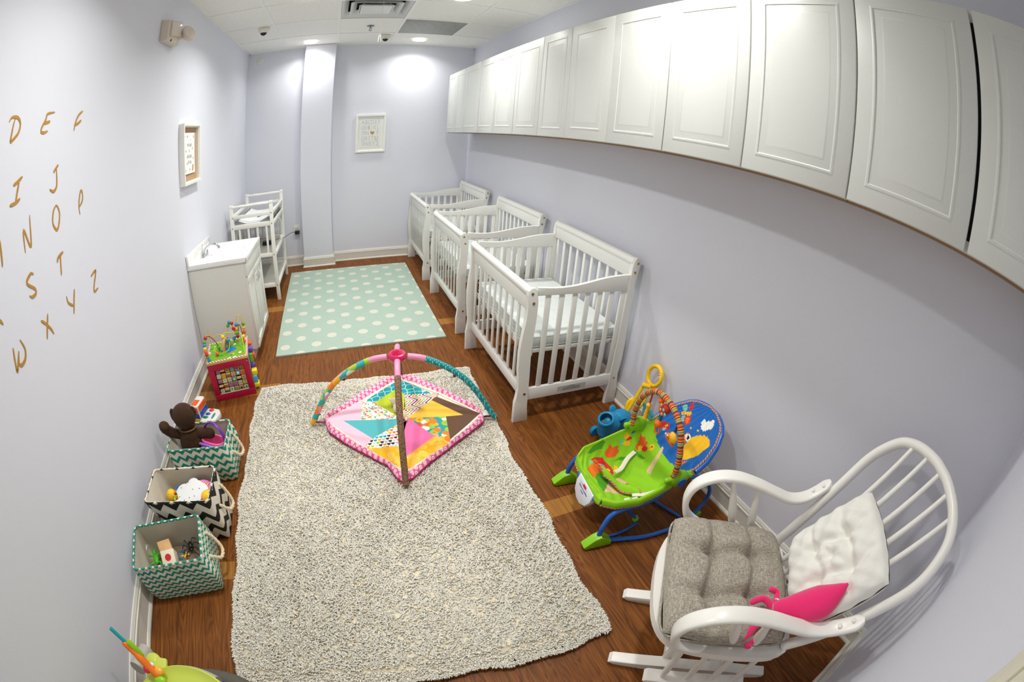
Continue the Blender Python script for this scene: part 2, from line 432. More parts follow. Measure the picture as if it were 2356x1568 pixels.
# emergency light on the left wall
t = thing('emergency_light', 'beige emergency light unit with a tilted lamp head on the left wall', 'emergency light', (0, 2.93, 2.36))
em = mat('beige_plastic', (214, 202, 190), .4)
b = B()
b.prism([(-.125, .085), (.115, .125), (.125, -.005), (.105, -.06), (-.115, -.055)], lambda u, v: Vector((.0, u, v)), lambda u, v: Vector((.055, u*.9, v*.9)), bev=.006)
b.build('housing', em, t)
b = B(); b.prism([(-.085, .075), (.10, .105), (.105, .0), (-.078, -.025)], lambda u, v: Vector((.05, u, v)), lambda u, v: Vector((.07, u*.97, v*.97)), bev=.004); b.build('cover', em, t)
b = B(); b.cyl((.05, -.04, -.045), (.058, -.04, -.047), .008); b.build('test_button', mat('dark_red', (70, 20, 24), .4), t)
b = B(); b.ball((.073, .07, .075), .003, 8); b.build('indicator', mat('led', (240, 255, 255), .3, emit=6), t)
lt = B(); M = Matrix.Scale(1.0, 4) @ Matrix.Translation((.098, .158, .026)) @ Matrix.Rotation(R(38), 4, 'X') @ Matrix.Rotation(R(58), 4, 'Y')
lt.lathe([(.0, -.035), (.032, -.032), (.060, -.010), (.065, .012), (.058, .020), (.0, .024)], n=28, M=M)
lt.build('lamp_head', em, t)
b = B(); b.tube([(.045, .09, -.01), (.075, .125, .0), (.09, .155, .02)], .012, 10); b.build('swivel_arm', em, t)

# ------------------------------------------------ outlet, plug
t = thing('wall_outlet', 'white duplex outlet on the back wall beside the column', 'outlet', (.628, L, .452))
b = B(); b.box(-.037, .037, -.006, 0, -.058, .058, .003); b.build('cover_plate', whiteg, t)
b = B(); b.box(-.017, .017, -.008, -.004, .008, .036, .003); b.box(-.017, .017, -.008, -.004, -.036, -.008, .003); b.build('socket', trimw, t)

# ------------------------------------------------ wall cabinets
cabm = mat('cabinet_thermofoil', (215, 217, 213), .42, bump=.02)
XC = 2.43; ZB, ZT = 1.567, 2.284
units = [((.03, .46, .89), 'white two-door wall cabinet, nearest, with a dark gap between its doors'),
         ((.89, 1.33, 1.77), 'white two-door wall cabinet over the rocking chair and bouncer'),
         ((1.77, 2.20, 2.63), 'white two-door wall cabinet over the foot of the nearest crib'),
         ((2.63, 3.00, 3.43), 'white two-door wall cabinet between the first and second crib'),
         ((3.43, 3.87, 4.30), 'white two-door wall cabinet over the middle crib'),
         ((4.30, 4.76), 'white single-door wall cabinet over the farthest crib'),
         ((4.76, 5.10, 5.455), 'white two-door wall cabinet at the far end of the row')]
def cab_door(y0, y1, t, loc):
    b = B(); g = .0025; ya, yb = y0+g, y1-g; za, zb = ZB-.002, ZT+.002; x = XC
    b.box(x, x+.019, ya, yb, za, zb, .0035)
    m = .062 if yb-ya > .39 else .055
    def ring(d, dx): return [(x+dx, ya+d, za+d*1.0), (x+dx, yb-d, za+d), (x+dx, yb-d, zb-d), (x+dx, ya+d, zb-d)]
    prof = [(m-.006, -.0002), (m, -.003), (m+.005, -.003), (m+.009, .001), (m+.016, .0045), (m+.024, .0045), (m+.036, -.001), (m+.042, -.0022)]
    R_ = [[b.bm.verts.new(p) for p in ring(d, dx)] for d, dx in prof]
    for r0, r1 in zip(R_, R_[1:]):
        for k in range(4): b.bm.faces.new([r0[k], r0[(k+1) % 4], r1[(k+1) % 4], r1[k]])
    b.bm.faces.new(R_[-1])
    return b
for ys, lab in units:
    t = thing('wall_cabinet', lab, 'cabinet', ((XC+W)/2, (ys[0]+ys[-1])/2, ZB), group='white raised-panel wall cabinets')
    b = B(); b.box(XC+.021, W-.001, ys[0]+.001, ys[-1]-.001, ZB-.004, ZT, .002)
    if ys[0] < .1:
        pass
    b.build('body', [cabm], t, world=True)
    b = B(); b.box(XC+.023, W-.002, ys[0]+.004, ys[-1]-.004, ZB-.008, ZB-.0035); b.build('underside_panel', mat('raw_board', (150, 112, 72), .7), t, world=True)
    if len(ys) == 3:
        b = B(); b.box(XC+.0195, XC+.022, ys[1]-.012, ys[1]+.012, ZB+.03, ZT-.035); b.build('gap_shade_strip', mat('gap_shade', (14, 14, 18), .9), t, world=True)  # near-black strip on the solid body paints the shade seen between the doors
    for a, c in zip(ys, ys[1:]):
        g_ = .0035 if ys[0] < .1 else .0
        d = cab_door(a+(g_ if a == ys[1] else 0), c-(g_ if c == ys[1] else 0), t, None); d.build('door', cabm, t, world=True, smooth=30)

# ------------------------------------------------ golden brush letters on the left wall
gold = mat('gold_vinyl', (186, 138, 56), .42, .08)
LET = {'D': [[(1.455, 1.846), (1.468, 1.859), (1.498, 1.859), (1.518, 1.848), (1.525, 1.828), (1.513, 1.803), (1.478, 1.783), (1.468, 1.783), (1.474, 1.807), (1.481, 1.832), (1.49, 1.853)]], 'E': [[(1.76, 1.864), (1.708, 1.859), (1.696, 1.838), (1.671, 1.811), (1.668, 1.795), (1.69, 1.791), (1.714, 1.795)], [(1.683, 1.825), (1.729, 1.83)]], 'F': [[(1.991, 1.864), (1.957, 1.847), (1.934, 1.82), (1.92, 1.783)], [(1.922, 1.807), (1.951, 1.812), (1.981, 1.825)]], 'I': [[(1.484, 1.636), (1.511, 1.643), (1.543, 1.655)], [(1.521, 1.644), (1.492, 1.58)], [(1.455, 1.577), (1.489, 1.578), (1.52, 1.586)]], 'J': [[(1.757, 1.636), (1.796, 1.66)], [(1.78, 1.648), (1.78, 1.603), (1.774, 1.578), (1.751, 1.566), (1.723, 1.578)]], 'P': [[(1.946, 1.434), (1.944, 1.473), (1.963, 1.522), (1.977, 1.528), (1.983, 1.506), (1.974, 1.484), (1.946, 1.466)]], 'N': [[(1.517, 1.406), (1.525, 1.48), (1.558, 1.415), (1.573, 1.519)]], 'O': [[(1.763, 1.512), (1.739, 1.494), (1.726, 1.454), (1.746, 1.423), (1.766, 1.433), (1.782, 1.47), (1.777, 1.497), (1.763, 1.512)]], 'M': [[(1.377, 1.49), (1.376, 1.454), (1.371, 1.41)]], 'T': [[(1.716, 1.307), (1.731, 1.322), (1.773, 1.331)], [(1.748, 1.327), (1.73, 1.254)]], 'S': [[(1.544, 1.324), (1.527, 1.332), (1.495, 1.318), (1.498, 1.304), (1.535, 1.276), (1.533, 1.26), (1.506, 1.259), (1.492, 1.269)]], 'Z': [[(1.961, 1.168), (2.008, 1.177), (2.007, 1.165), (1.962, 1.104), (2.004, 1.101)]], 'Y': [[(1.734, 1.17), (1.737, 1.143), (1.769, 1.118)], [(1.804, 1.172), (1.758, 1.089)]], 'X': [[(1.523, 1.167), (1.545, 1.148), (1.572, 1.115), (1.582, 1.09)], [(1.577, 1.169), (1.53, 1.097)]], 'R': [[(1.293, 1.273), (1.301, 1.264), (1.306, 1.255)]], 'W': [[(1.321, 1.172), (1.311, 1.141), (1.303, 1.102), (1.346, 1.148)], [(1.345, 1.147), (1.327, 1.118), (1.337, 1.105), (1.367, 1.11), (1.383, 1.136), (1.371, 1.174)]]}
LET['M'] = [[(1.285, 1.405), (1.300, 1.490)], [(1.300, 1.488), (1.332, 1.432), (1.372, 1.488)]]+LET['M']
LET['R'] = [[(1.238, 1.255), (1.250, 1.330)], [(1.232, 1.322), (1.262, 1.338), (1.286, 1.318), (1.250, 1.292), (1.280, 1.282)]+LET['R'][0]]
place = {'D': 'top row, above I', 'E': 'top row between D and F', 'F': 'top row, last letter', 'I': 'second row, under D', 'J': 'second row, under E', 'P': 'third row, last letter, under F',
 'N': 'third row, under I', 'O': 'third row, under J', 'M': 'third row, cut off by the picture edge', 'T': 'fourth row, under O', 'S': 'fourth row, under N', 'Z': 'bottom row, last letter',
 'Y': 'bottom row, under T', 'X': 'bottom row, under S', 'R': 'fourth row, only its foot in view', 'W': 'bottom row, lowest in view'}
def ribbon(b, pts, w, lift=0):
    P = bez([(0, p[0], p[1]) for p in pts], 6); n = len(P); ls, rs = [], []
    for i in range(n):
        d = (P[min(n-1, i+1)]-P[max(0, i-1)]).normalized(); nn = Vector((0, -d.z, d.y))
        e = min(1, .45+3*min(i, n-1-i)/n); ww = w*e*(.75+.35*abs(d.y))
        ls.append((P[i]+nn*ww, P[i]-nn*ww))
    for x in (.0004+lift, .0016+lift):
        vs = [(b.bm.verts.new(a+Vector((x, 0, 0))), b.bm.verts.new(c+Vector((x, 0, 0)))) for a, c in ls]
        for k in range(n-1): b.bm.faces.new([vs[k][0], vs[k][1], vs[k+1][1], vs[k+1][0]])
for ch, strokes in LET.items():
    b = B()
    for k, s_ in enumerate(strokes): ribbon(b, s_, .0052, k*.0003)
    o = b.build('letter_decal', gold, smooth=0, recalc=False)
    tag(o, 'golden brush letter %s on the left wall, %s' % (ch, place[ch]), 'wall letter', 'golden alphabet letters on the left wall')

# ------------------------------------------------ framed pictures
glass = mat('clear_glass', (255, 255, 255), .03, trans=1, spec=.5)
t = thing('framed_print', 'white framed grey alphabet print with a gold heart on the back wall', 'picture', (1.548, L, 1.566))
fm = mat('frame_white', (236, 236, 230), .35)
def frame(t, hw, hh, w, d, ax, m):
    b = B()
    P = (lambda u, v, k: Vector((u, -k, v))) if ax == 'y' else (lambda u, v, k: Vector((k, u, v)))
    prof = [(0, 0), (0, d), (w*.7, d), (w, d*.62), (w, 0)]
    rs = []
    for o_, k in prof:
        rs.append([b.bm.verts.new(P(sx*(hw-o_), sz*(hh-o_), k)) for sx, sz in ((-1, -1), (1, -1), (1, 1), (-1, 1))])
    rs.append(rs[0])
    for r0, r1 in zip(rs, rs[1:]):
        for k in range(4): b.bm.faces.new([r0[k], r0[(k+1) % 4], r1[(k+1) % 4], r1[k]])
    return b.build('frame', m, t, smooth=20)
frame(t, .178, .232, .026, .026, 'y', fm)
paper = mat('print_paper', (226, 228, 224), .7)
b = B(); b.box(-.153, .153, -.012, -.003, -.207, .207); b.build('mat_board', mat('mat_board', (232, 232, 228), .7), t)
b = B(); b.box(-.125, .125, -.0135, -.0118, -.178, .178); pp = b.build('paper', paper, t)
grey = mat('letter_grey', (196, 200, 200), .7); goldp = mat('letter_gold', (190, 146, 84), .5)
for r, (word, gx) in enumerate((('ABCDEF', None), ('GH JKL', None), ('MN  P', None), ('QRST', None), ('VWXYZ', None))):
    z = .135-r*.067
    def letters(sx, chars, step, m):
        for k, ch in enumerate(chars):
            if ch != ' ':
                M = basis((sx+k*step, -.0142, z), (.62, 0, 0), (0, 0, 1)) @ Matrix.Diagonal((.72, 1.0, 1, 1))
                text_into(m, ch, .078, M)
    m = B(); st = {0: .0385, 1: .0385, 2: .0385, 3: .0385, 4: .0425}[r]
    x0 = {0: -.096, 1: -.096, 2: -.084, 3: -.090, 4: -.086}[r]
    if r == 1: letters(-.096, 'GH', .0385, m); letters(.008, 'JKL', .040, m)
    elif r == 2: letters(-.084, 'MN', .044, m); letters(.084, 'P', .04, m)
    else: letters(x0, word, st, m)
    m.build('letter_row', grey, pp, smooth=0)
m = B(); text_into(m, 'I', .078, basis((-.022, -.0143, .068), (1, 0, 0), (0, 0, 1))); m.build('gold_letter', goldp, pp, smooth=0)
m = B(); text_into(m, 'U', .078, basis((.070, -.0143, -.066), (1, 0, 0), (0, 0, 1)) @ Matrix.Diagonal((.72, 1, 1, 1))); m.build('gold_letter', goldp, pp, smooth=0)
m = B(); hp = []
for k in range(28):
    a = 2*PI*k/28; hp.append((.026*math.sin(a)**3+.020, .0017*(13*math.cos(a)-5*math.cos(2*a)-2*math.cos(3*a)-math.cos(4*a))+.004))
m.prism(hp, lambda u, v: Vector((u, -.0135, v)), lambda u, v: Vector((u, -.0143, v))); m.build('gold_heart', goldp, pp, smooth=0)

t = thing('shadow_box_picture', 'white deep frame with a kraft backing and a starry print on the left wall', 'picture', (0, 3.505, 1.568))
frame(t, .20, .222, .024, .045, 'x', fm)
b = B(); b.box(0, .006, -.18, .18, -.2, .2); b.build('kraft_backing', mat('kraft', (186, 150, 116), .8, noise=.08, nscale=30), t)
b = B(); b.box(.012, .014, -.12, .125, -.145, .158); pp = b.build('paper', mat('print_paper2', (238, 238, 236), .6), t)
starm = mat('star_gold', (204, 160, 104), .5)
def star(b, y, z, r, x=.0146, pts=5, rot=0):
    o_ = [(y+(r if k % 2 == 0 else r*.45)*math.sin(PI*k/pts+rot), z+(r if k % 2 == 0 else r*.45)*math.cos(PI*k/pts+rot)) for k in range(2*pts)]
    b.prism(o_, lambda u, v: Vector((x, u, v)), lambda u, v: Vector((x+.0005, u, v)))
b = B()
for (y, z, r) in ((-.045, .13, .014), (.10, .128, .015), (.028, .105, .008), (.068, .04, .012), (-.08, .022, .011), (-.112, -.03, .008), (.088, -.035, .012), (-.058, -.07, .011), (.038, -.065, .009), (-.096, -.118, .012), (.0, -.115, .011)): star(b, y, z, r)
M_ = [(-.10+.035*math.sin(a), .10+.036*math.cos(a)) for a in [R(200+k*16) for k in range(11)]] + [(-.088+.030*math.sin(a), .098+.031*math.cos(a)) for a in [R(360-k*16) for k in range(11)]]
b.prism(M_, lambda u, v: Vector((.0146, u, v)), lambda u, v: Vector((.0151, u, v)))
b.prism([(.06, -.085), (.095, -.08), (.085, -.125), (.05, -.13)], lambda u, v: Vector((.0146, u, v)), lambda u, v: Vector((.0151, u, v)))
b.build('gold_print', starm, pp, smooth=0)
for k, wd_ in enumerate(('YOU ARE', '&', 'BECAUSE', 'OF US')):
    z = .065-k*.042
    m = B(); text_into(m, wd_, .03, basis((.0148, -.003, z), (0, 1, 0), (0, 0, 1)) @ Matrix.Diagonal((.9, 1.1, 1, 1))); m.build('print_words', mat('print_grey', (168, 172, 178), .6), pp, smooth=0)

# ================================================ vanity sink
t = thing('vanity_sink', 'low white vanity cabinet with a white basin top by the left wall', 'sink cabinet', (.24, 3.57, 0))
vx, v0, v1 = .455, 3.275, 3.865
b = B()
[b.prism([(.003, 0), (vx-.05, 0), (vx-.05, .092), (vx, .092), (vx, .757), (.003, .757)], (lambda ya: lambda u, v: Vector((u, ya, v)))(ya), (lambda ya: lambda u, v: Vector((u, ya+.016, v)))(ya)) for ya in (v0, v1-.016)]; b.box(.004, .015, v0+.002, v1-.002, .09, .756)
b.box(.003, vx-.05, v0+.016, v1-.016, .09, .106); b.box(vx-.055, vx-.04, v0+.016, v1-.016, 0, .09)
b.box(vx-.018, vx, v0+.016, v1-.016, .655, .757, .001); b.box(vx-.018, vx-.0005, v0+.003, v0+.04, .094, .755); b.box(vx-.018, vx-.0005, v1-.04, v1-.003, .094, .755)
b.build('carcass', whiteg, t, world=True)
b = B(); b.box(vx, vx+.018, v0+.001, v1-.001, .648, .752, .002); b.build('false_drawer', whiteg, t, world=True)
ym = (v0+v1)/2
for a, c, hy in ((v0+.001, ym-.0015, ym-.03), (ym+.0015, v1-.001, ym+.03)):
    b = B(); b.box(vx, vx+.012, a, c, .098, .643, .002)
    for r in ((a, c, .098, .15), (a, c, .591, .643), (a, a+.052, .15, .591), (c-.052, c, .15, .591)): b.box(vx+.0115, vx+.02, r[0], r[1], r[2], r[3], .0025)
    d = b.build('door', whiteg, t, world=True)
    b = B(); b.cyl((vx+.02, hy, .535), (vx+.036, hy, .535), .0045, 10); b.cyl((vx+.02, hy, .575), (vx+.036, hy, .575), .0045, 10); b.tube(bez([(vx+.034, hy, .525), (vx+.04, hy, .545), (vx+.04, hy, .565), (vx+.034, hy, .585)], 4), .0055, 10)
    h = b.build('handle', chrome, None); h.parent = d
    Mi = world_of(t).inverted(); h.data.transform(Mi)
# moulded top with basin
b = B(); cx_, cy_, ra, rb = .265, 3.59, .135, .195
def topz(x, y):
    q = ((x-cx_)/ra)**2+((y-cy_)/rb)**2
    if q >= 1.25: return .79
    if q >= 1: return .79-.004*(1.25-q)/.25
    return .786-.115*(1-q**1.6)
X0, X1, Y0, Y1 = .002, .478, 3.262, 3.878
def tf(u, v): x = X0+(X1-X0)*u; y = Y0+(Y1-Y0)*v; return (x, y, topz(x, y))
b.grid(tf, 48, 60)
b.box(.002, X1, Y0, Y0+.006, .757, .789, .002); b.box(.002, X1, Y1-.006, Y1, .757, .789, .002); b.box(X1-.006, X1, Y0, Y1, .757, .789, .002)
b.box(.002, .02, Y0, Y1, .78, .865, .004)
b.build('sink_top', mat('cultured_marble', (242, 242, 240), .1, coat=.4), t, world=True, smooth=60)
b = B(); b.lathe([(.0, .676), (.018, .676), (.022, .6735), (.0, .6735)], (cx_, cy_, 0), 20); b.build('drain', chrome, t, world=True)
f = B()
fx, fy, fz = .078, 3.51, .79
f.lathe([(.0, 0), (.028, 0), (.027, .008), (.0, .014)], (fx, fy, fz), 24, M=Matrix.Diagonal((1, 2.6, 1, 1)))
f.tube(bez([(fx, fy, fz+.008), (fx+.012, fy, fz+.045), (fx+.055, fy, fz+.075), (fx+.105, fy, fz+.07), (fx+.125, fy, fz+.052)], 5), [.017, .016, .015, .014, .014, .013, .013, .012, .012, .012, .011, .011, .011, .011, .011, .011, .011, .011, .011, .011, .011], 14)
f.cyl((fx+.124, fy, fz+.056), (fx+.128, fy, fz+.040), .013, 14)
for s in (-1, 1):
    f.lathe([(.019, .006), (.017, .03), (.012, .042), (.0, .046)], (fx, fy+s*.051, fz), 18)
    f.tube([(fx, fy+s*.051, fz+.038), (fx+.006, fy+s*.075, fz+.058), (fx+.01, fy+s*.1, fz+.075)], [.006, .0065, .008], 10)
    f.ball((fx+.01, fy+s*.1, fz+.075), .009, 12)
f.cyl((fx-.012, fy, fz+.01), (fx-.012, fy, fz+.08), .003, 8); f.ball((fx-.012, fy, fz+.083), .006, 10)
tt = f.build('faucet', chrome, None, smooth=60)
tag(tt, 'chrome two-handle faucet on the white basin top', 'faucet')

# ================================================ changing table
t = thing('changing_table', 'white wooden changing table with two open shelves beyond the sink', 'changing table', (.288, 4.91, 0))
tw = mat('table_white', (236, 235, 228), .4)
a0, a1, c0, c1 = .062, .513, 4.488, 5.333; pw = .036
for (x, y, s, q) in ((a0, c0, 1, 1), (a1, c0, -1, 1), (a0, c1, 1, -1), (a1, c1, -1, -1)):
    b = B(); b.box(min(x, x+s*pw), max(x, x+s*pw), min(y, y+q*pw), max(y, y+q*pw), 0, .985, .003)
    b.box(min(x+s*-.002, x+s*(pw+.002)), max(x-s*.002, x+s*(pw+.002)), min(y-q*.002, y+q*(pw+.002)), max(y-q*.002, y+q*(pw+.002)), .968, 1.0, .007)
    b.build('leg', tw, t, world=True)
def rail(name, *bx, m=tw, bev=.002):
    b = B(); b.box(*bx, bev); return b.build(name, m, t, world=True)
for y in (c0, c1-pw):
    ya, yb = y+.008, y+.028
    b = B(); b.tube([(a0+pw, y+pw/2, .978), (a0+.1, y+pw/2, .978), (a0+.105, y+pw/2, .978), (.22, y+pw/2, .978), (.225, y+pw/2, .978), (.35, y+pw/2, .978), (.355, y+pw/2, .978), (a1-.1, y+pw/2, .978), (a1-pw, y+pw/2, .978)], [.013, .013, .015, .015, .013, .013, .015, .015, .013], 14); b.build('handrail', tw, t, world=True)
    rail('end_rail', a0+pw, a1-pw, ya, yb, .862, .896); rail('end_rail', a0+pw, a1-pw, ya, yb, .757, .802)
    rail('end_rail', a0+pw, a1-pw, ya, yb, .45, .486); rail('end_rail', a0+pw, a1-pw, ya, yb, .137, .176)
    b = B()
    for x in (.153, .248, .342, .436): b.box(x-.010, x+.010, ya+.003, yb-.003, .48, .76, .002)
    b.build('slats', tw, t, world=True, smooth=0)
for x in (a0+.006, a1-.026):
    rail('side_rail', x, x+.02, c0+pw, c1-pw, .862, .893)
    rail('side_rail', x, x+.02, c0+pw, c1-pw, .752, .787); rail('side_rail', x, x+.02, c0+pw, c1-pw, .44, .474); rail('side_rail', x, x+.02, c0+pw, c1-pw, .13, .166)
b = B()
for k in range(5): y = c0+.17+k*.125; b.box(a0+.009, a0+.022, y-.01, y+.01, .47, .755, .002)
b.build('slats', tw, t, world=True, smooth=0)
shm = mat('shelf_laminate', (205, 203, 194), .28)
rail('shelf', a0+.028, a1-.028, c0+.03, c1-.03, .742, .754, m=shm); rail('shelf', a0+.028, a1-.028, c0+.03, c1-.03, .452, .464, m=shm); rail('shelf', a0+.028, a1-.028, c0+.03, c1-.03, .14, .152, m=shm)
b = B()
for (x, z) in ((.094, .877), (.495, .882), (.083, .775), (.495, .779), (.495, .468), (.495, .156)):
    b = B(); b.cyl((x, c0-.0005, z), (x, c0-.003, z), .005, 10); b.build('bolt', mat('bronze', (120, 84, 60), .4, .7), t, world=True)
# pad
g = G('quilt_pad', .7); gx_ = g.m('LESS_THAN', g.m('FRACT', g.m('MULTIPLY', g.x, 14.0)), .05); gy_ = g.m('LESS_THAN', g.m('FRACT', g.m('MULTIPLY', g.y, 14.0)), .05)
padm = g.done(g.mix(g.m('MULTIPLY', g.m('MAXIMUM', gx_, gy_), .35), srgb((232, 234, 234)), srgb((176, 180, 180))))
t2 = thing('changing_pad', 'contoured changing pad with a white cover and grey vinyl sides on the changing table', 'changing pad', (.288, 4.91, .754))
b = B()
def padf(u, v):
    x = -.178+.356*u; y = -.385+.77*v
    h = .045+.055*abs(2*u-1)**2.2
    e = min(1, min(v, 1-v)*18)**.5*min(1, min(u, 1-u)*14)**.5
    return (x, y, .004+h*e)
b.grid(padf, 24, 36); b.build('cover', padm, t2, smooth=60)
b = B(); vin = mat('grey_vinyl', (128, 132, 128), .3, bump=.5, bscale=60)
b.box(-.184, -.165, -.39, .39, .001, .088, .008); b.box(.165, .184, -.39, .39, .001, .088, .008)
b.prism([(-.178, .002), (-.178, .09), (-.10, .06), (-.06, .035), (-.05, .002)], lambda u, v: Vector((u, -.394, v)), lambda u, v: Vector((u, -.36, v)), bev=.003)
b.prism([(.178, .002), (.178, .09), (.10, .06), (.06, .035), (.05, .002)], lambda u, v: Vector((u, -.394, v)), lambda u, v: Vector((u, -.36, v)), bev=.003)
b.build('vinyl_side', vin, t2)
b = B(); b.tube(bez([(.0, -.10, .052), (.03, -.115, .058), (.06, -.105, .062)], 4), [.003]+[.006]*7+[.003], 8, flat=.5); b.build('buckle', black, t2)
b = B(); b.tube(bez([(.185, .03, .05), (.24, .0, -.03), (.242, .0, -.12), (.235, -.01, -.22)], 5), .009, 6, flat=.25, upd=(1, 0, 0)); b.box(.226, .25, -.03, .012, -.24, -.19, .004); b.build('strap', mat('white_strap', (228, 228, 222), .6), t2)
b = B(); b.box(.30, .40, 4.93, 5.01, .4645, .505, .006); o = b.build('black_box', black); tag(o, 'small black device box on the middle shelf of the changing table', 'device')
b = B(); cab_ = bez([(.40, 4.97, .485), (.47, 5.02, .50), (.52, 5.2, .47), (.58, 5.45, .46), (.64, 5.585, .43)], 6); b.tube(cab_, .0028, 6); b.box(.61, .668, 5.562, 5.616, .405, .447, .006)
o = b.build('power_cable', black); tag(o, 'black power plug and cable running from the wall outlet to the changing table', 'cable')

# ================================================ cribs
gx0, gx1 = 2.055, 2.695
cw = mat('crib_white', (230, 230, 225), .32)
t = thing('crib', 'white sleigh crib nearest the camera, beside the play mat', 'crib', (2.375, 2.5975, 0), group='white wooden mini cribs along the right wall')
y0c, y1c = 2.125, 3.07
def sidepost(front, y):
    b = B()
    if front:
        P = [(2.116, 0), (2.098, .10), (2.098, .20), (2.097, .30), (2.092, .42), (2.096, .55), (2.102, .66), (2.102, .74), (2.094, .80), (2.080, .815), (2.060, .815), (2.044, .80), (2.041, .78), (2.045, .755), (2.050, .71), (2.046, .64), (2.034, .56), (2.024, .46), (2.026, .35), (2.036, .27), (2.040, .23), (2.030, .17), (2.022, .14), (2.022, 0)]
    else:
        P = [(2.655, 0), (2.655, .25), (2.66, .6), (2.662, .76), (2.666, .83), (2.668, .90), (2.672, .935), (2.688, .957), (2.708, .957), (2.724, .940), (2.726, .918), (2.714, .885), (2.705, .82), (2.700, .72), (2.706, .58), (2.716, .42), (2.718, .32), (2.710, .22), (2.712, .17), (2.728, .12), (2.730, 0)]
    b.prism(P, lambda u, v: Vector((u, y, v)), lambda u, v: Vector((u, y+.028, v)), bev=.004)
    return b.build('leg', cw, t, world=True, smooth=30)
for y in (y0c, y1c-.028): sidepost(True, y); sidepost(False, y)
for y in (y0c+.004, y1c-.024):
    b = B(); top = [(2.095, .815), (2.20, .806), (2.30, .810), (2.40, .826), (2.50, .845), (2.60, .856), (2.665, .858)]; top = [(p.x, p.y) for p in [Vector((v.x, v.y)) for v in bez([(a, c, 0) for a, c in top], 3)]]
    b.prism([(2.665, .763), (2.095, .77)]+top, lambda u, v: Vector((u, y, v)), lambda u, v: Vector((u, y+.020, v)), bev=.003)
    b.box(2.10, 2.66, y, y+.020, .145, .222, .003)
    for k in range(7): x = 2.163+k*.0795; b.box(x-.0155, x+.0155, y+.005, y+.016, .215, .775, .0025)
    b.build('end_panel', cw, t, world=True, smooth=30)
b = B(); x = 2.063
b.lathe([(.0225, y0c+.022), (.0225, y1c-.022)], (2.064, 0, .789), 18, 'y'); b.box(x-.004, x+.022, y0c+.02, y1c-.02, .682, .79, .004)
b.box(x-.002, x+.026, y0c+.02, y1c-.02, .158, .222, .004)
for k in range(10): y = y0c+.068+k*.0905; b.box(x+.004, x+.016, y-.011, y+.011, .215, .69, .0025)
b.build('front_panel', cw, t, world=True, smooth=30)
b = B(); x = 2.674
b.lathe([(.028, y0c+.012), (.028, y1c-.012)], (2.697, 0, .928), 20, 'y'); b.box(x, x+.022, y0c+.02, y1c-.02, .835, .93, .004); b.box(x, x+.022, y0c+.02, y1c-.02, .158, .215, .004)
for k in range(10): y = y0c+.068+k*.0905; b.box(x+.005, x+.017, y-.012, y+.012, .21, .84, .0025)
b.build('back_panel', cw, t, world=True, smooth=30)
g = G('mattress_cloth', .8); q1 = g.noise(26, 1, 1, 1, 2); mc = g.mix(g.m('MULTIPLY', g.m('GREATER_THAN', q1, .55), .3), srgb((208, 214, 212)), srgb((194, 204, 204))); g.bump(g.noise(30), .4, .006); mattm = g.done(mc)
b = B(); b.box(2.10, 2.662, 2.158, 3.036, .458, .528, .016, seg=3)
for z in (.465, .521): b.tube([(2.101, 2.16, z), (2.661, 2.16, z), (2.661, 3.034, z), (2.101, 3.034, z)], .004, 6, closed=True)
b.build('mattress', mattm, t, world=True)
b = B(); b.box(2.085, 2.115, 2.155, 3.04, .415, .455, .002); b.box(2.645, 2.668, 2.155, 3.04, .415, .455, .002); b.box(2.09, 2.665, 2.155, 2.185, .432, .455, .002); b.box(2.09, 2.665, 3.01, 3.04, .432, .455, .002)
b.box(2.11, 2.65, 2.185, 3.01, .448, .456); b.build('mattress_support', cw, t, world=True)
b = B()
for k in range(5): b.box(2.10, 2.66, 2.18+k*.19, 2.24+k*.19, .428, .446, .001)
b.build('support_slats', mat('pine', (206, 176, 132), .6, noise=.12, nscale=30), t, world=True)
b = B()
for (x, z) in ((2.066, .785), (2.077, .733), (2.703, .925), (2.690, .873), (2.686, .19), (2.076, .192)):
    b = B(); b.cyl((x, y0c+.001, z), (x, y0c-.002, z), .0075, 14); b.build('bolt', brass, t, world=True)
    b = B(); b.cyl((x, y1c-.0275, z), (x, y1c-.031, z), .006, 10); b.build('bolt', brass, t, world=True)
b = B(); b.box(2.288, 2.480, y0c+.0035, y0c+.005, .164, .198); lb = b.build('warning_label', mat('label_foil', (186, 186, 176), .45), t, world=True)
b = B(); Mi = world_of(t).inverted()
text_into(b, 'WARNING', .0085, Mi @ basis((2.384, y0c+.0032, .1915), (1, 0, 0), (0, 0, 1)), 0, .0004)
for k in range(3): text_into(b, 'infants can suffocate on soft bedding between sides', .0058, Mi @ basis((2.384, y0c+.0032, .1835-k*.0068), (1, 0, 0), (0, 0, 1)), 0, .0004)
lt_ = b.build('label_print', mat('label_ink', (52, 52, 50), .6), lb, smooth=0)
dup(t, (2.375, 2.5975+1.179, 0), label='white sleigh crib in the middle of the row of three', group='white wooden mini cribs along the right wall')
dup(t, (2.375, 2.5975+2.485, 0), label='white sleigh crib in the far corner by the back wall', group='white wooden mini cribs along the right wall')

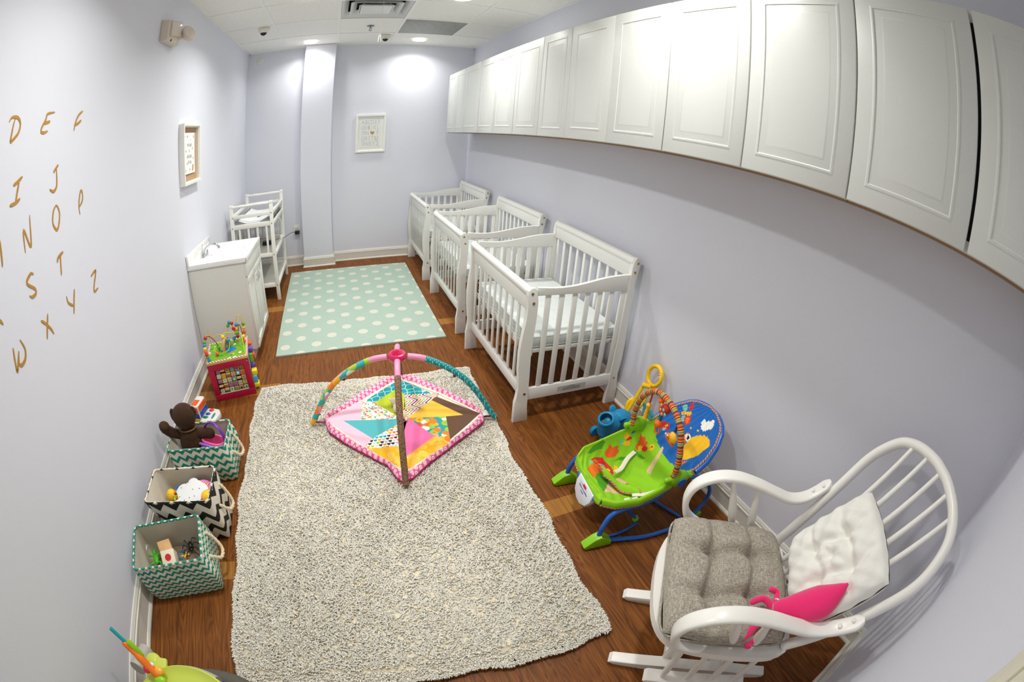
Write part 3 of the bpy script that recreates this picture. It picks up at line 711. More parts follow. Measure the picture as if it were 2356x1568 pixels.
# ================================================ mint dotted mat
g = G('mint_dots', .55).uv()
X = g.m('MULTIPLY', g.x, 1.37); Y = g.m('MULTIPLY', g.y, 2.0)
def lat(ox, oy):
    fx_ = g.m('SUBTRACT', g.m('FRACT', g.m('DIVIDE', g.m('ADD', X, ox), .2625)), .5); fy_ = g.m('SUBTRACT', g.m('FRACT', g.m('DIVIDE', g.m('ADD', Y, oy), .249)), .5)
    fx_ = g.m('MULTIPLY', fx_, .2625); fy_ = g.m('MULTIPLY', fy_, .249)
    return g.m('LESS_THAN', g.m('SQRT', g.m('ADD', g.m('MULTIPLY', fx_, fx_), g.m('MULTIPLY', fy_, fy_))), .041)
dots = g.m('MAXIMUM', lat(.0612, .0025), lat(.0612-.13125, .0025-.1245))
lw = g.noise(18, 1, 26, 1, 3); lw2 = g.noise(18, 38, 1, 1, 3, off=4)
mint = g.mix(g.m('MULTIPLY', g.m('ADD', lw, lw2), .5), srgb((138, 164, 148)), srgb((186, 202, 190)))
mint = g.mix(.5, mint, srgb((162, 184, 170)))
g.bump(lw, .1, .001)
mintm = g.done(g.mix(g.m('MULTIPLY', dots, .95), mint, srgb((206, 205, 192))))
MC = [(.589, 3.268), (1.933, 3.266), (1.941, 5.268), (.558, 5.297)]
def bil(C, u, v): a = Vector(C[0]).lerp(Vector(C[1]), u); c = Vector(C[3]).lerp(Vector(C[2]), u); return a.lerp(c, v)
b = B()
def mf(u, v): p = bil(MC, u, v); return (p.x-1.25, p.y-4.27, .013)
b.grid(mf, 12, 16)
E_ = []
for k in range(4):
    p, q = Vector(MC[k]), Vector(MC[(k+1) % 4]); b.quad([(p.x-1.25, p.y-4.27, .013), (q.x-1.25, q.y-4.27, .013), (q.x-1.25, q.y-4.27, .001), (p.x-1.25, p.y-4.27, .001)], 1)
b.quad([(x-1.25, y-4.27, .001) for x, y in MC], 1)
bmesh.ops.remove_doubles(b.bm, verts=b.bm.verts, dist=1e-5)
o = b.build('play_mat', [mintm, mat('mat_edge', (176, 192, 182), .6)]); o.location = (1.25, 4.27, 0)
tag(o, 'mint green padded mat with cream polka dots on the wood floor', 'mat')

# ================================================ cream shag rug
import numpy as np
RC = [(.470, .875), (1.845, .775), (1.940, 2.74), (.525, 2.815)]
rng = np.random.default_rng(3)
NY = 84000
u = rng.random(NY); v = rng.random(NY)
# a denser band along the border so that the pile hides the backing
kb = int(NY*.12); e = rng.integers(0, 4, kb); u[:kb] = np.where(e == 0, 0, np.where(e == 1, 1, u[:kb])); v[:kb] = np.where(e == 2, 0, np.where(e == 3, 1, v[:kb]))
C_ = np.array(RC)
px = (1-v)*((1-u)*C_[0, 0]+u*C_[1, 0])+v*((1-u)*C_[3, 0]+u*C_[2, 0]); py = (1-v)*((1-u)*C_[0, 1]+u*C_[1, 1])+v*((1-u)*C_[3, 1]+u*C_[2, 1])
wob = .008*np.sin(py*9+1)+.006*np.sin(py*23)
edge = (np.abs(u-.5) > .47); px += np.where(edge, wob, wob*.3); py += np.where(np.abs(v-.5) > .47, .008*np.sin(px*11)+.005*np.sin(px*29), 0)
# clump field: yarns lean towards clump centres
ang = 3.1*np.sin(px*31+2*np.sin(py*17))+2.7*np.sin(py*37+2*np.sin(px*23))+rng.normal(0, .9, NY)
lean = rng.uniform(.25, .95, NY)*.022; hgt = .024+.006*np.sin(px*5+1)*np.sin(py*4)+rng.normal(0, .0020, NY)
out_ = np.where(u < .03, PI, np.where(u > .97, 0, np.where(v < .03, -PI/2, np.where(v > .97, PI/2, 99))))
ang = np.where(out_ < 90, out_+rng.normal(0, .8, NY), ang); hgt = np.where(out_ < 90, hgt*.8, hgt)
curl = rng.normal(0, .9, NY)
nr = 4; ns = 4; V = np.zeros((NY, nr, ns, 3)); rad = np.array([.0030, .0038, .0036, .0016])
for r_ in range(nr):
    t_ = r_/(nr-1); a_ = ang+curl*t_
    cx = px+np.cos(a_)*lean*t_**1.3; cy = py+np.sin(a_)*lean*t_**1.3; cz = .006+hgt*(1-(1-t_)**1.7)-.004*(t_ > .9)
    for s_ in range(ns):
        th = 2*PI*s_/ns+ang
        V[:, r_, s_, 0] = cx+np.cos(th)*rad[r_]; V[:, r_, s_, 1] = cy+np.sin(th)*rad[r_]; V[:, r_, s_, 2] = cz+(rad[r_]*.6*np.cos(th-a_) if r_ > 1 else 0)
V = V.reshape(-1, 3); OX, OY = 1.2, 1.8; V[:, 0] -= OX; V[:, 1] -= OY
base_i = np.arange(NY)*nr*ns; Fq = []
for r_ in range(nr-1):
    for s_ in range(ns):
        s2 = (s_+1) % ns; Fq.append(np.stack([base_i+r_*ns+s_, base_i+r_*ns+s2, base_i+(r_+1)*ns+s2, base_i+(r_+1)*ns+s_], 1))
Fq.append(np.stack([base_i+(nr-1)*ns+s_ for s_ in range(ns)], 1)); Fq = np.concatenate(Fq)
me = bpy.data.meshes.new('shag_rug'); me.vertices.add(len(V)); me.vertices.foreach_set('co', V.ravel())
me.loops.add(Fq.size); me.loops.foreach_set('vertex_index', Fq.ravel().astype(np.int32)); me.polygons.add(len(Fq)); me.polygons.foreach_set('loop_start', (np.arange(len(Fq))*4).astype(np.int32))
me.polygons.foreach_set('use_smooth', np.ones(len(Fq), bool)); me.update(); me.validate()
g = G('shag_yarn', .9); rn = g.noise(70, detail=2); bl = g.noise(4.0, detail=3, off=5)
yarn = g.done(g.mix(g.m('MULTIPLY', bl, .5), g.mix(rn, srgb((232, 228, 214)), srgb((244, 242, 234))), srgb((226, 216, 196)))); g.b.inputs['Sheen Weight'].default_value = .2
me.materials.append(yarn)
t = thing('shag_rug', 'thick cream shag rug on the wood floor under the baby gym', 'rug', (OX, OY, 0))
o = bpy.data.objects.new('pile', me); COL.objects.link(o); o.parent = t; o['kind'] = 'stuff'
b = B()
def rf(u, v): p = bil(RC, .006+.988*u, .006+.988*v); return (p.x-OX, p.y-OY, .012)
b.grid(rf, 20, 24); b.build('backing', mat('rug_back', (228, 216, 188), .95), t, solid=.01)

PATCH= {'teal_hex': [(1.226, 2.492), (1.466, 2.67), (1.631, 2.465), (1.464, 2.493), (1.441, 2.577), (1.275, 2.452)], 'lime': [(1.275, 2.452), (1.441, 2.577), (1.464, 2.493), (1.447, 2.37), (1.392, 2.283), (1.385, 2.294)], 'chev': [(1.464, 2.493), (1.631, 2.465), (1.671, 2.457), (1.649, 2.424), (1.611, 2.397), (1.441, 2.261), (1.442, 2.371)], 'floral': [(1.198, 2.488), (1.226, 2.492), (1.275, 2.452), (1.385, 2.294), (1.383, 2.267), (1.178, 2.302)], 'pink': [(0.977, 2.352), (1.198, 2.488), (1.178, 2.302), (1.075, 2.321), (1.221, 2.13), (1.172, 2.075)], 'tealtri': [(1.075, 2.321), (1.178, 2.302), (1.383, 2.267), (1.39, 2.226), (1.221, 2.13)], 'scal': [(1.39, 2.226), (1.43, 2.235), (1.357, 2.035), (1.181, 2.059), (1.172, 2.075), (1.221, 2.13)], 'yelflo': [(1.181, 2.059), (1.357, 2.035), (1.376, 1.953), (1.548, 2.072), (1.613, 2.002), (1.364, 1.86), (1.33, 1.87)], 'hot': [(1.39, 2.226), (1.383, 2.267), (1.441, 2.261), (1.548, 2.072), (1.376, 1.953), (1.357, 2.035)], 'bright': [(1.441, 2.261), (1.652, 2.221), (1.622, 2.03), (1.613, 2.002), (1.548, 2.072)], 'brown': [(1.649, 2.424), (1.847, 2.197), (1.622, 2.03), (1.652, 2.221), (1.75, 2.209), (1.611, 2.397)], 'yeltri': [(1.611, 2.397), (1.75, 2.209), (1.652, 2.221), (1.441, 2.261)]}
OUT= [(0.966, 2.392), (1.085, 2.479), (1.21, 2.595), (1.384, 2.71), (1.468, 2.721), (1.559, 2.695), (1.587, 2.666), (1.678, 2.538), (1.755, 2.436), (1.858, 2.254), (1.861, 2.156), (1.845, 2.127), (1.659, 2.006), (1.46, 1.873), (1.37, 1.799), (1.316, 1.784), (1.293, 1.818), (1.265, 1.916), (1.169, 2.02), (1.07, 2.131), (0.985, 2.245), (0.971, 2.323)]
INN= [(0.977, 2.352), (1.226, 2.492), (1.466, 2.67), (1.671, 2.457), (1.847, 2.197), (1.613, 2.002), (1.364, 1.86), (1.33, 1.87), (1.172, 2.075)]
# ================================================ quilted baby gym
def fabric(name, cols, kind, s=.02, rough=.85):
    """printed cotton: small procedural repeats in metres of the cloth"""
    if name in MATS: return MATS[name]
    g = G(name, rough); c = [srgb(v) for v in cols]
    X, Y = g.m('DIVIDE', g.x, s), g.m('DIVIDE', g.y, s)
    if kind == 'lattice':
        a = g.m('ABSOLUTE', g.m('SUBTRACT', g.m('FRACT', g.m('ADD', X, Y)), .5)); b_ = g.m('ABSOLUTE', g.m('SUBTRACT', g.m('FRACT', g.m('SUBTRACT', X, Y)), .5))
        k = g.m('LESS_THAN', g.m('MINIMUM', a, b_), .14); col = g.mix(k, c[0], c[1])
    elif kind == 'dots':
        Y2 = g.m('ADD', Y, g.m('MULTIPLY', g.m('MODULO', g.m('ABSOLUTE', g.m('FLOOR', X)), 2.0), .5))
        a = g.m('SUBTRACT', g.m('FRACT', X), .5); b_ = g.m('SUBTRACT', g.m('FRACT', Y2), .5)
        k = g.m('LESS_THAN', g.m('ADD', g.m('MULTIPLY', a, a), g.m('MULTIPLY', b_, b_)), .07); col = g.mix(k, c[0], c[1])
    elif kind == 'rings':
        a = g.m('SUBTRACT', g.m('FRACT', X), .5); b_ = g.m('SUBTRACT', g.m('FRACT', Y), .5); rr = g.m('ADD', g.m('MULTIPLY', a, a), g.m('MULTIPLY', b_, b_))
        k = g.m('LESS_THAN', rr, .17); col = g.mix(k, c[0], g.mix(g.m('LESS_THAN', g.m('ABSOLUTE', g.m('SUBTRACT', rr, .05)), .012), c[1], c[0]))
    elif kind == 'zig':
        q = g.m('FRACT', g.m('ADD', g.m('MULTIPLY', X, 1.0), g.m('MULTIPLY', g.tri(Y, 1.0), .55)))
        n_ = len(c); col = g.ramp(q, [(k / n_, c[k]) for k in range(n_)], True)
    elif kind == 'voro':
        v = N(g.nt, 'ShaderNodeTexVoronoi'); v.inputs['Scale'].default_value = 1/s; g.nt.links.new(g.P, v.inputs['Vector'])
        sp_ = N(g.nt, 'ShaderNodeSeparateXYZ'); g.nt.links.new(v.outputs['Color'], sp_.inputs[0])
        n_ = len(c)-1; body = g.ramp(sp_.outputs[0], [(k/n_, c[k+1]) for k in range(n_)], True)
        k = g.m('LESS_THAN', v.outputs['Distance'], .60); rg = g.m('LESS_THAN', v.outputs['Distance'], .16)
        col = g.mix(k, c[0], g.mix(rg, body, c[-1]))
    elif kind == 'scale':
        row = g.m('FLOOR', Y); X2 = g.m('ADD', X, g.m('MULTIPLY', g.m('MODULO', g.m('ABSOLUTE', row), 2.0), .5))
        a = g.m('MULTIPLY', g.m('SUBTRACT', g.m('FRACT', X2), .5), 1.0); b_ = g.m('FRACT', Y)
        rr = g.m('SQRT', g.m('ADD', g.m('MULTIPLY', a, a), g.m('MULTIPLY', g.m('SUBTRACT', 1.0, b_), g.m('MULTIPLY', g.m('SUBTRACT', 1.0, b_), .35))))
        cell = g.m('FRACT', g.m('MULTIPLY', g.m('SINE', g.m('ADD', g.m('MULTIPLY', g.m('FLOOR', X2), 12.9), g.m('MULTIPLY', row, 78.2))), 437.5))
        n_ = len(c)-1; col = g.mix(g.m('LESS_THAN', rr, .46), c[0], g.ramp(cell, [(k/n_, c[k+1]) for k in range(n_)], True))
    elif kind == 'hex':
        v = N(g.nt, 'ShaderNodeTexVoronoi', feature='DISTANCE_TO_EDGE'); v.inputs['Scale'].default_value = 1/s; v.inputs['Randomness'].default_value = .35; g.nt.links.new(g.P, v.inputs['Vector'])
        col = g.mix(g.m('LESS_THAN', v.outputs['Distance'], .045), c[0], c[1])
    elif kind == 'flower':
        v = N(g.nt, 'ShaderNodeTexVoronoi'); v.inputs['Scale'].default_value = 1/s; g.nt.links.new(g.P, v.inputs['Vector'])
        w_ = N(g.nt, 'ShaderNodeTexNoise'); w_.inputs['Scale'].default_value = 260
        g.nt.links.new(g.P, w_.inputs['Vector'])
        k = g.m('MULTIPLY', g.m('LESS_THAN', v.outputs['Distance'], .5), g.m('GREATER_THAN', w_.outputs['Fac'], .5)); col = g.mix(g.m('MULTIPLY', k, .75), c[0], c[1])
    else: col = c[0]
    g.bump(g.noise(300, detail=1), .15, .001)
    return g.done(col)
FB = dict(
 teal_hex=fabric('cloth_teal_hex', ['0e97a0', 'bfe6e0'], 'hex', .045), lime=fabric('cloth_lime', ['b4c414', 'cdda4e'], 'dots', .007), chev=fabric('cloth_zigzag', ['f4f0e6', 'e05888', 'f4f0e6', '2c1a16', 'f4f0e6', 'f07818', 'f4f0e6', '86b42c'], 'zig', .085),
 floral=fabric('cloth_floral', ['f4f2ea', 'f4f2ea', 'e8604c', 'f4f2ea', '54b4ac', 'c8cc50', 'f4f2ea'], 'voro', .012), pink=fabric('cloth_pale_pink', ['eebcd0', 'f6d2de'], 'dots', .005), tealtri=fabric('cloth_teal_check', ['1498a4', '74c8c8'], 'lattice', .012),
 scal=fabric('cloth_scallop', ['ffffff', 'f0a81c', '2aa0a4', 'f4a0bc', 'b8dcdc', '3c241c', 'a8c020', 'e87020', 'c8c8c8'], 'scale', .022), yelflo=fabric('cloth_yellow_flower', ['f2b41c', 'fbdc7c'], 'flower', .045), hot=fabric('cloth_hot_pink', ['ee62a0', 'f594be'], 'dots', .006),
 bright=fabric('cloth_bright_flower', ['2a9c9c', 'f08020', 'f2b420', 'f4a0bc', '9cc43c', 'f4f0e6', 'e8502c'], 'voro', .040), brown=fabric('cloth_brown', ['4a2c20', 'a07858'], 'dots', .0045), yeltri=fabric('cloth_yellow', ['f4b81e', 'f8cc5c'], 'lattice', .017))
PC = (1.41, 2.25)
gym = thing('baby_gym', 'quilted baby activity mat with crossing padded arches on the cream shag rug', 'baby gym', (PC[0], PC[1], .036))
ZG = -.036
def inpoly(x, y, P):
    c = False; n = len(P)
    for i in range(n):
        x1, y1 = P[i]; x2, y2 = P[i-1]
        if (y1 > y) != (y2 > y) and x < (x2-x1)*(y-y1)/(y2-y1)+x1: c = not c
    return c
def hit(P, a):
    dx, dy = math.cos(a), math.sin(a); best = 0
    for i in range(len(P)):
        x1, y1 = P[i-1][0]-PC[0], P[i-1][1]-PC[1]; x2, y2 = P[i][0]-PC[0], P[i][1]-PC[1]
        den = dx*(y2-y1)-dy*(x2-x1)
        if abs(den) < 1e-9: continue
        t = (x1*(y2-y1)-y1*(x2-x1))/den; s_ = (x1*dy-y1*dx)/den
        if t > 0 and -1e-6 <= s_ <= 1+1e-6: best = max(best, t)
    return best
b = B(); fm_ = list(FB.values())
def zq(x, y): return .050+.0025*math.sin(x*41)*math.sin(y*37)
names = list(FB)
for k, nm_ in enumerate(names):
    P = PATCH[nm_]; vs = [b.bm.verts.new((x-PC[0], y-PC[1], .056+ZG)) for x, y in P]
    f = b.bm.faces.new(vs); f.material_index = k
    if f.normal.z < 0: pass
b.build('patchwork', fm_, gym, smooth=0)
b = B(); n = 200; rings = []
for j, (q, z) in enumerate(((0, .049), (0, .0545), (.22, .056), (.30, .052), (.42, .066), (.62, .072), (.82, .066), (.96, .050), (1.0, .040), (.94, .036), (0, .037))):
    ring = []
    for i in range(n):
        a = 2*PI*i/n; ri, ro = hit(INN, a)-.004, hit(OUT, a); r_ = ri+(ro-ri)*q
        zz = z+(.002*math.sin(i*1.3)+.002*math.sin(i*.37) if 3 < j < 8 else 0)
        ring.append(b.bm.verts.new((r_*math.cos(a), r_*math.sin(a), zz+ZG)))
    rings.append(ring)
for j in range(len(rings)-1):
    for i in range(n):
        f = b.bm.faces.new([rings[j][i], rings[j][(i+1) % n], rings[j+1][(i+1) % n], rings[j+1][i]]); f.material_index = 0 if j < 3 else (1 if j < 7 else 2)
b.bm.faces.new(rings[0]); b.build('padded_border', [fabric('cloth_cream', ['f0e4d0'], 'plain'), fabric('cloth_pink_rings', ['ee5e9e', 'fbdce6'], 'rings', .026), mat('cloth_magenta', (190, 24, 96), .8)], gym)
HUB = (1.406-PC[0], 2.255-PC[1])
prof = [(0, .045), (.04, .065), (.15, .17), (.28, .272), (.38, .329), (.51, .381), (.65, .422), (.77, .447), (.90, .458)]
g = G('arch_leopard', .85); q1 = g.noise(430, detail=1); arch_brown = g.done(g.mix(g.m('GREATER_THAN', q1, .52), srgb('3c241a'), srgb('b08a68')))
arch_teal = fabric('arch_teal_dots', ['0e8f96', '8cd4d0'], 'dots', .011); arch_print = fabric('arch_floral', ['3ab0ac', 'f4a0b8', 'f08a24', 'a8c83c', 'f4f0e6', 'f2b420', 'f4a0b8'], 'voro', .055)
pinkp = mat('pink_plastic', (240, 150, 186), .3)
loopm = mat('loop_dark_red', (130, 14, 56), .7)
for foot, m_, nm_ in (((.886, 2.352), arch_print, 'L'), ((1.927, 2.159), arch_teal, 'R'), ((1.328, 1.76), arch_brown, 'F'), ((1.485, 2.75), arch_brown, 'B')):
    fx, fy = foot[0]-PC[0], foot[1]-PC[1]
    path = bez([(fx+(HUB[0]-fx)*t_, fy+(HUB[1]-fy)*t_, z+ZG) for t_, z in prof], 6)
    cut = [p for p in path if ((p.x-fx)/(HUB[0]-fx) if abs(HUB[0]-fx) > .2 else (p.y-fy)/(HUB[1]-fy)) < (.73 if nm_ in 'LR' else .70)]
    b = B(); b.tube(cut, [.014]+[.0165]*(len(cut)-2)+[.016], 14); sl = b.build('padded_arch', m_, gym, smooth=70)
    rest = path[len(cut)-1:]; b = B(); b.tube(rest, [.0155]*len(rest), 16); b.build('plastic_sleeve', pinkp, gym, smooth=60)
    if nm_ in 'LR':
        for kk in (10, 27):
            p = cut[min(kk, len(cut)-3)]; b = B(); b.box(p.x-.008, p.x+.008, p.y-.002, p.y+.002, p.z-.034, p.z-.014, .001); b.build('hanging_loop', loopm, gym)
    if nm_ != 'B':
        dx = Vector((-fx, -fy, 0)).normalized(); b = B(); b.tube([(fx, fy, .012), (fx+dx.x*.05, fy+dx.y*.05, .014), (fx+dx.x*.11, fy+dx.y*.11, .012)], .008, 8, flat=.4); b.build('strap', loopm, gym)
b = B(); b.lathe([(.018, -.004), (.028, -.016), (.042, -.018), (.049, -.006), (.049, .006), (.042, .017), (.030, .018), (.020, .008), (.016, -.002)], (HUB[0], HUB[1], .460+ZG), 32, caps=False)
for k in range(4): b.box(-.02, .02, -.0025, .0025, -.004, .004, M=Matrix.Translation((HUB[0], HUB[1], .458+ZG)) @ Matrix.Rotation(PI/4*k, 4, 'Z'))
b.build('hub_ring', mat('magenta_plastic', (205, 24, 88), .15, coat=.5), gym)
b = B(); M = Matrix.Translation((1.845-PC[0], 2.19-PC[1], .030)) @ Matrix.Rotation(.3, 4, 'Z'); b.box(0, .055, -.035, 0, 0, .001, M=M); o = b.build('care_label', mat('label_white', (232, 232, 226), .7), gym)
# small stuffed rabbit lying behind the front arch
rb = thing('stuffed_rabbit', 'small cream stuffed rabbit lying on the quilt behind the brown arch', 'soft toy', (1.405, 2.30, .056))
rm = mat('plush_cream', (226, 206, 184), .95, sheen=.5, bump=.4, bscale=200)
b = B(); b.ball((-.010, .03, .028), (.026, .032, .026), 16); b.ball((.006, -.03, .022), (.024, .036, .022), 16); b.ball((-.012, -.06, .012), (.010, .02, .010), 10); b.ball((.022, -.058, .012), (.010, .02, .010), 10); b.build('body', rm, rb, smooth=60)
for s_ in (0, 1):
    b = B(); b.tube(bez([(-.020+.02*s_, .052, .04), (-.036+.02*s_, .085, .052), (-.040+.022*s_, .118, .04)], 4), [.005, .008, .010, .011, .011, .010, .009, .007, .003], 10, flat=.5); b.build('ear', rm, rb)
b = B(); b.ball((-.034, .038, .034), .004, 8); b.build('eye', black, rb)

# ================================================ activity cube
crot = .162
cube = thing('activity_cube', 'wooden activity cube with red frame, letter tiles and bead wires on top', 'toy', (.316, 2.922, 0), crot)
cw2, cd2, ch2 = .297, .288, .287
redm = mat('cube_red', (176, 12, 56), .4); woodm = mat('beech', (206, 164, 112), .5, noise=.12, nscale=60)
def frame_panel(parent, o, ux, uy, w, h, bw, th, m, name):
    b = B(); M = basis(o, ux, uy)
    for r_ in ((0, w, 0, bw*1.15), (0, w, h-bw, h), (0, bw, bw*1.15, h-bw), (w-bw, w, bw*1.15, h-bw)): b.box(r_[0], r_[1], r_[2], r_[3], -th, 0, .001, M=M)
    return b.build(name, m, parent)
hw, hd = cw2/2, cd2/2; hz = ch2-.018
frame_panel(cube, (-hw, -hd, 0), (1, 0, 0), (0, 0, 1), cw2, hz, .042, .010, redm, 'front_frame')
frame_panel(cube, (hw, -hd+.01, 0), (0, 1, 0), (0, 0, 1), cd2-.02, hz, .02, .008, mat('cube_grey', (120, 132, 138), .5), 'side_frame')
b = B(); b.box(hw-.012, hw-.006, -hd+.01, hd-.01, .02, hz-.01); b.build('side_board', mat('cube_board', (150, 190, 196), .5), cube)
b = B(); b.box(-hw, -hw+.01, -hd+.01, hd, 0, hz, .001); b.build('left_panel', mat('cube_blue', (40, 60, 130), .5), cube)
b = B(); b.box(-hw+.01, hw-.01, hd-.01, hd, 0, hz, .001); b.build('back_panel', woodm, cube)
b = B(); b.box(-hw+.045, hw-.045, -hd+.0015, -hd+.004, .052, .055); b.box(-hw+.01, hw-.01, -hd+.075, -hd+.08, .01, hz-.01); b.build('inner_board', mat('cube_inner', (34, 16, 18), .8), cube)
b = B(); b.box(-hw+.043, hw-.043, -hd-.0005, -hd+.006, .049, .0545, .001); b.build('white_ledge', whiteg, cube)
tc_ = [('f2c41c', 'c02818'), ('e86a2c', '3050c0'), ('2c9cc0', 'f0e080'), ('8e54a0', 'f0b430'), ('d8d0b0', '2c9c40'), ('d2a878', 'c03828'), ('c8a030', '48208c'), ('b88060', 'd04c28'), ('bc9c60', '38a048')]
LTS = ['A', 'B', 'C', 'D', '', 'F', 'G', 'H', 'I', 'J', '', 'L', 'M', 'N', 'O', '', 'Q', 'R', 'S', 'T', 'U', 'V', 'W', 'X', 'Y', 'Z', '', '', '', '']
tm = [mat('tile_'+a, a, .5) for a, c in tc_]; im = [mat('ink_'+c, c, .5) for a, c in tc_]
rr_ = random.Random(4); idx = 0
for row in range(5):
    for c_ in range(6):
        x = -hw+.061+c_*.0352; z = hz-.062-row*.0362; k = rr_.randrange(9); tilt = rr_.choice([0, 0, 0, 0, .5, 1.1, -.3])
        M = Matrix.Translation((x, -hd+.022, z)) @ Matrix.Rotation(tilt, 4, 'X')
        b = B(); b.box(-.0155, .0155, -.008, .008, -.0155, .0155, .0015, M=M, mi=0); b.box(-.0135, .0135, -.0088, -.0075, -.0135, .0135, M=M, mi=1)
        ch = LTS[row*6+c_]
        if ch: text_into(b, ch, .026, M @ basis((0, -.0092, 0), (1, 0, 0), (0, 0, 1)), 2)
        else: b.lathe([(.0, 0), (.008, 0), (.008, .001), (0, .001)], n=14, M=M @ basis((0, -.0092, 0), (1, 0, 0), (0, 0, 1)), mi=2)
        b.build('letter_tile', [woodm, tm[k], im[k]], cube)
b = B()
for row in range(5): b.cyl((-hw+.04, -hd+.022, hz-.062-row*.0362), (hw-.04, -hd+.022, hz-.062-row*.0362), .0016, 6)
b.build('tile_rods', woodm, cube)
b = B()
for x in (-hw+.012, hw-.012):
    for z in (.014, hz-.018): b = B(); b.cyl((x, -hd+.001, z), (x, -hd-.0012, z), .003, 10); b.build('screw', chrome, cube)
b = B(); b.box(-hw-.002, hw+.002, -hd-.003, hd+.003, hz, ch2, .003); b.build('top_slab', woodm, cube)
g = G('town_print', .45)
rx_, ry_ = g.m('SUBTRACT', g.x, .01), g.m('SUBTRACT', g.y, -.01)
rad_ = g.m('SQRT', g.m('ADD', g.m('MULTIPLY', rx_, g.m('MULTIPLY', rx_, .45)), g.m('MULTIPLY', ry_, ry_)))
wob_ = g.m('ADD', rad_, g.m('MULTIPLY', g.noise(14), .03))
col = g.mix(g.m('LESS_THAN', wob_, .052), srgb('6cae1c'), srgb('1878c0'))
vor = N(g.nt, 'ShaderNodeTexVoronoi'); vor.inputs['Scale'].default_value = 26; g.nt.links.new(g.P, vor.inputs['Vector'])
sp_ = N(g.nt, 'ShaderNodeSeparateXYZ'); g.nt.links.new(vor.outputs['Color'], sp_.inputs[0])
spot = g.m('MULTIPLY', g.m('LESS_THAN', vor.outputs['Distance'], .3), g.m('GREATER_THAN', wob_, .07))
col = g.mix(spot, col, g.ramp(sp_.outputs[0], [(0, srgb('e8502c')), (.2, srgb('f2b420')), (.4, srgb('f0f0e8')), (.6, srgb('e070a0')), (.8, srgb('2c8c3c'))], True))
edge = g.m('MAXIMUM', g.m('GREATER_THAN', g.m('ABSOLUTE', g.x), hw-.012), g.m('GREATER_THAN', g.m('ABSOLUTE', g.y), hd-.012))
chk = g.m('LESS_THAN', g.m('FRACT', g.m('MULTIPLY', g.m('ADD', g.x, g.y), 48.0)), .5)
topm = g.done(g.mix(edge, col, g.mix(chk, srgb('f4f0ec'), srgb('c03030'))))
b = B(); b.box(-hw, hw, -hd, hd, ch2, ch2+.0015); b.build('printed_top', topm, cube)
bead_m = {k: mat('bead_'+k, v, .25, coat=.3) for k, v in dict(red=(196, 24, 24), blue=(24, 140, 190), yellow=(248, 206, 20), orange=(236, 92, 20), green=(96, 164, 32)).items()}
def wire(pts, col, beads, r=.0028):
    P = bez(pts, 8); b = B(); b.tube(P, r, 8); w = b.build('bead_wire', mat('wire_'+col, dict(yellow='f0c030', maroon='7c1820', lime='a4d41c')[col], .35), cube, smooth=70)
    tot = [0]
    for a, c in zip(P, P[1:]): tot.append(tot[-1]+(c-a).length)
    for d, cm in beads:
        i = max(k for k in range(len(P)) if tot[k] <= d*tot[-1]+1e-9); b = B(); b.ball(P[i], .0135, 14); b.build('bead', bead_m[cm], w)
T = ch2
wire([(-.125, -.115, T), (-.135, -.11, T+.05), (-.14, -.09, T+.10), (-.125, -.05, T+.135), (-.09, -.03, T+.12), (-.06, -.01, T+.05), (-.055, 0, T)], 'maroon', [(.03, 'blue'), (.09, 'green'), (.15, 'red'), (.21, 'orange'), (.27, 'yellow'), (.33, 'blue'), (.39, 'green'), (.47, 'red'), (.93, 'green')])
wire([(-.125, .12, T), (-.13, .12, T+.07), (-.135, .12, T+.11), (-.115, .125, T+.05), (-.06, .11, T+.07), (.0, .10, T+.06), (.03, .10, T+.13), (.055, .10, T+.15), (.06, .10, T+.10), (.085, .105, T+.075), (.09, .11, T+.14), (.115, .115, T+.175), (.135, .12, T+.13), (.135, .125, T+.06), (.13, .125, T)], 'yellow', [(.47, 'green'), (.50, 'blue'), (.54, 'red'), (.59, 'red'), (.62, 'orange'), (.65, 'yellow'), (.69, 'blue'), (.87, 'green'), (.91, 'yellow'), (.95, 'orange')])
wire([(-.06, .02, T), (-.08, -.02, T+.06), (-.075, -.06, T+.02), (-.03, -.08, T+.02), (.02, -.07, T+.03), (.03, -.03, T+.07), (-.01, 0, T+.09), (-.02, .02, T+.10), (.03, .04, T+.10), (.08, .05, T+.08), (.11, .03, T+.09), (.125, -.02, T+.06), (.13, -.10, T)], 'lime', [(.22, 'orange'), (.45, 'blue'), (.52, 'yellow'), (.72, 'green')])
wire([(.05, .09, T), (.06, .08, T+.04), (.09, .07, T+.05), (.105, .06, T+.12), (.118, .05, T+.13), (.128, .04, T+.07), (.13, .03, T)], 'maroon', [(.12, 'blue'), (.25, 'red'), (.85, 'yellow'), (.95, 'orange')])
b = B(); arcpts = [(.052*math.cos(a), .085*math.sin(a)) for a in [PI*k/16 for k in range(17)]]; inn_ = [(.030*math.cos(a), .052*math.sin(a)) for a in [PI*k/16 for k in range(16, -1, -1)]]
M = Matrix.Rotation(1.15, 4, 'Z')
b.prism(arcpts+inn_, lambda u, v: M @ Vector((u, -.011, T+v)), lambda u, v: M @ Vector((u, .011, T+v)), bev=.001); ra_ = b.build('rainbow_arch', woodm, cube)
for k, (r0, r1, cc) in enumerate(((.048, .052, 'c04028'), (.043, .048, 'e8a82c'), (.038, .043, '2c8c60'), (.030, .038, '2468b0'))):
    b = B(); o1 = [(r1*math.cos(a), r1*1.64*math.sin(a)) for a in [PI*j/16 for j in range(17)]]+[(r0*math.cos(a), r0*1.7*math.sin(a)) for a in [PI*j/16 for j in range(16, -1, -1)]]
    b.prism(o1, lambda u, v: M @ Vector((u, -.0112, T+v)), lambda u, v: M @ Vector((u, -.0122, T+v))); b.build('rainbow_band', mat('rb_'+cc, cc, .5), ra_, smooth=0)
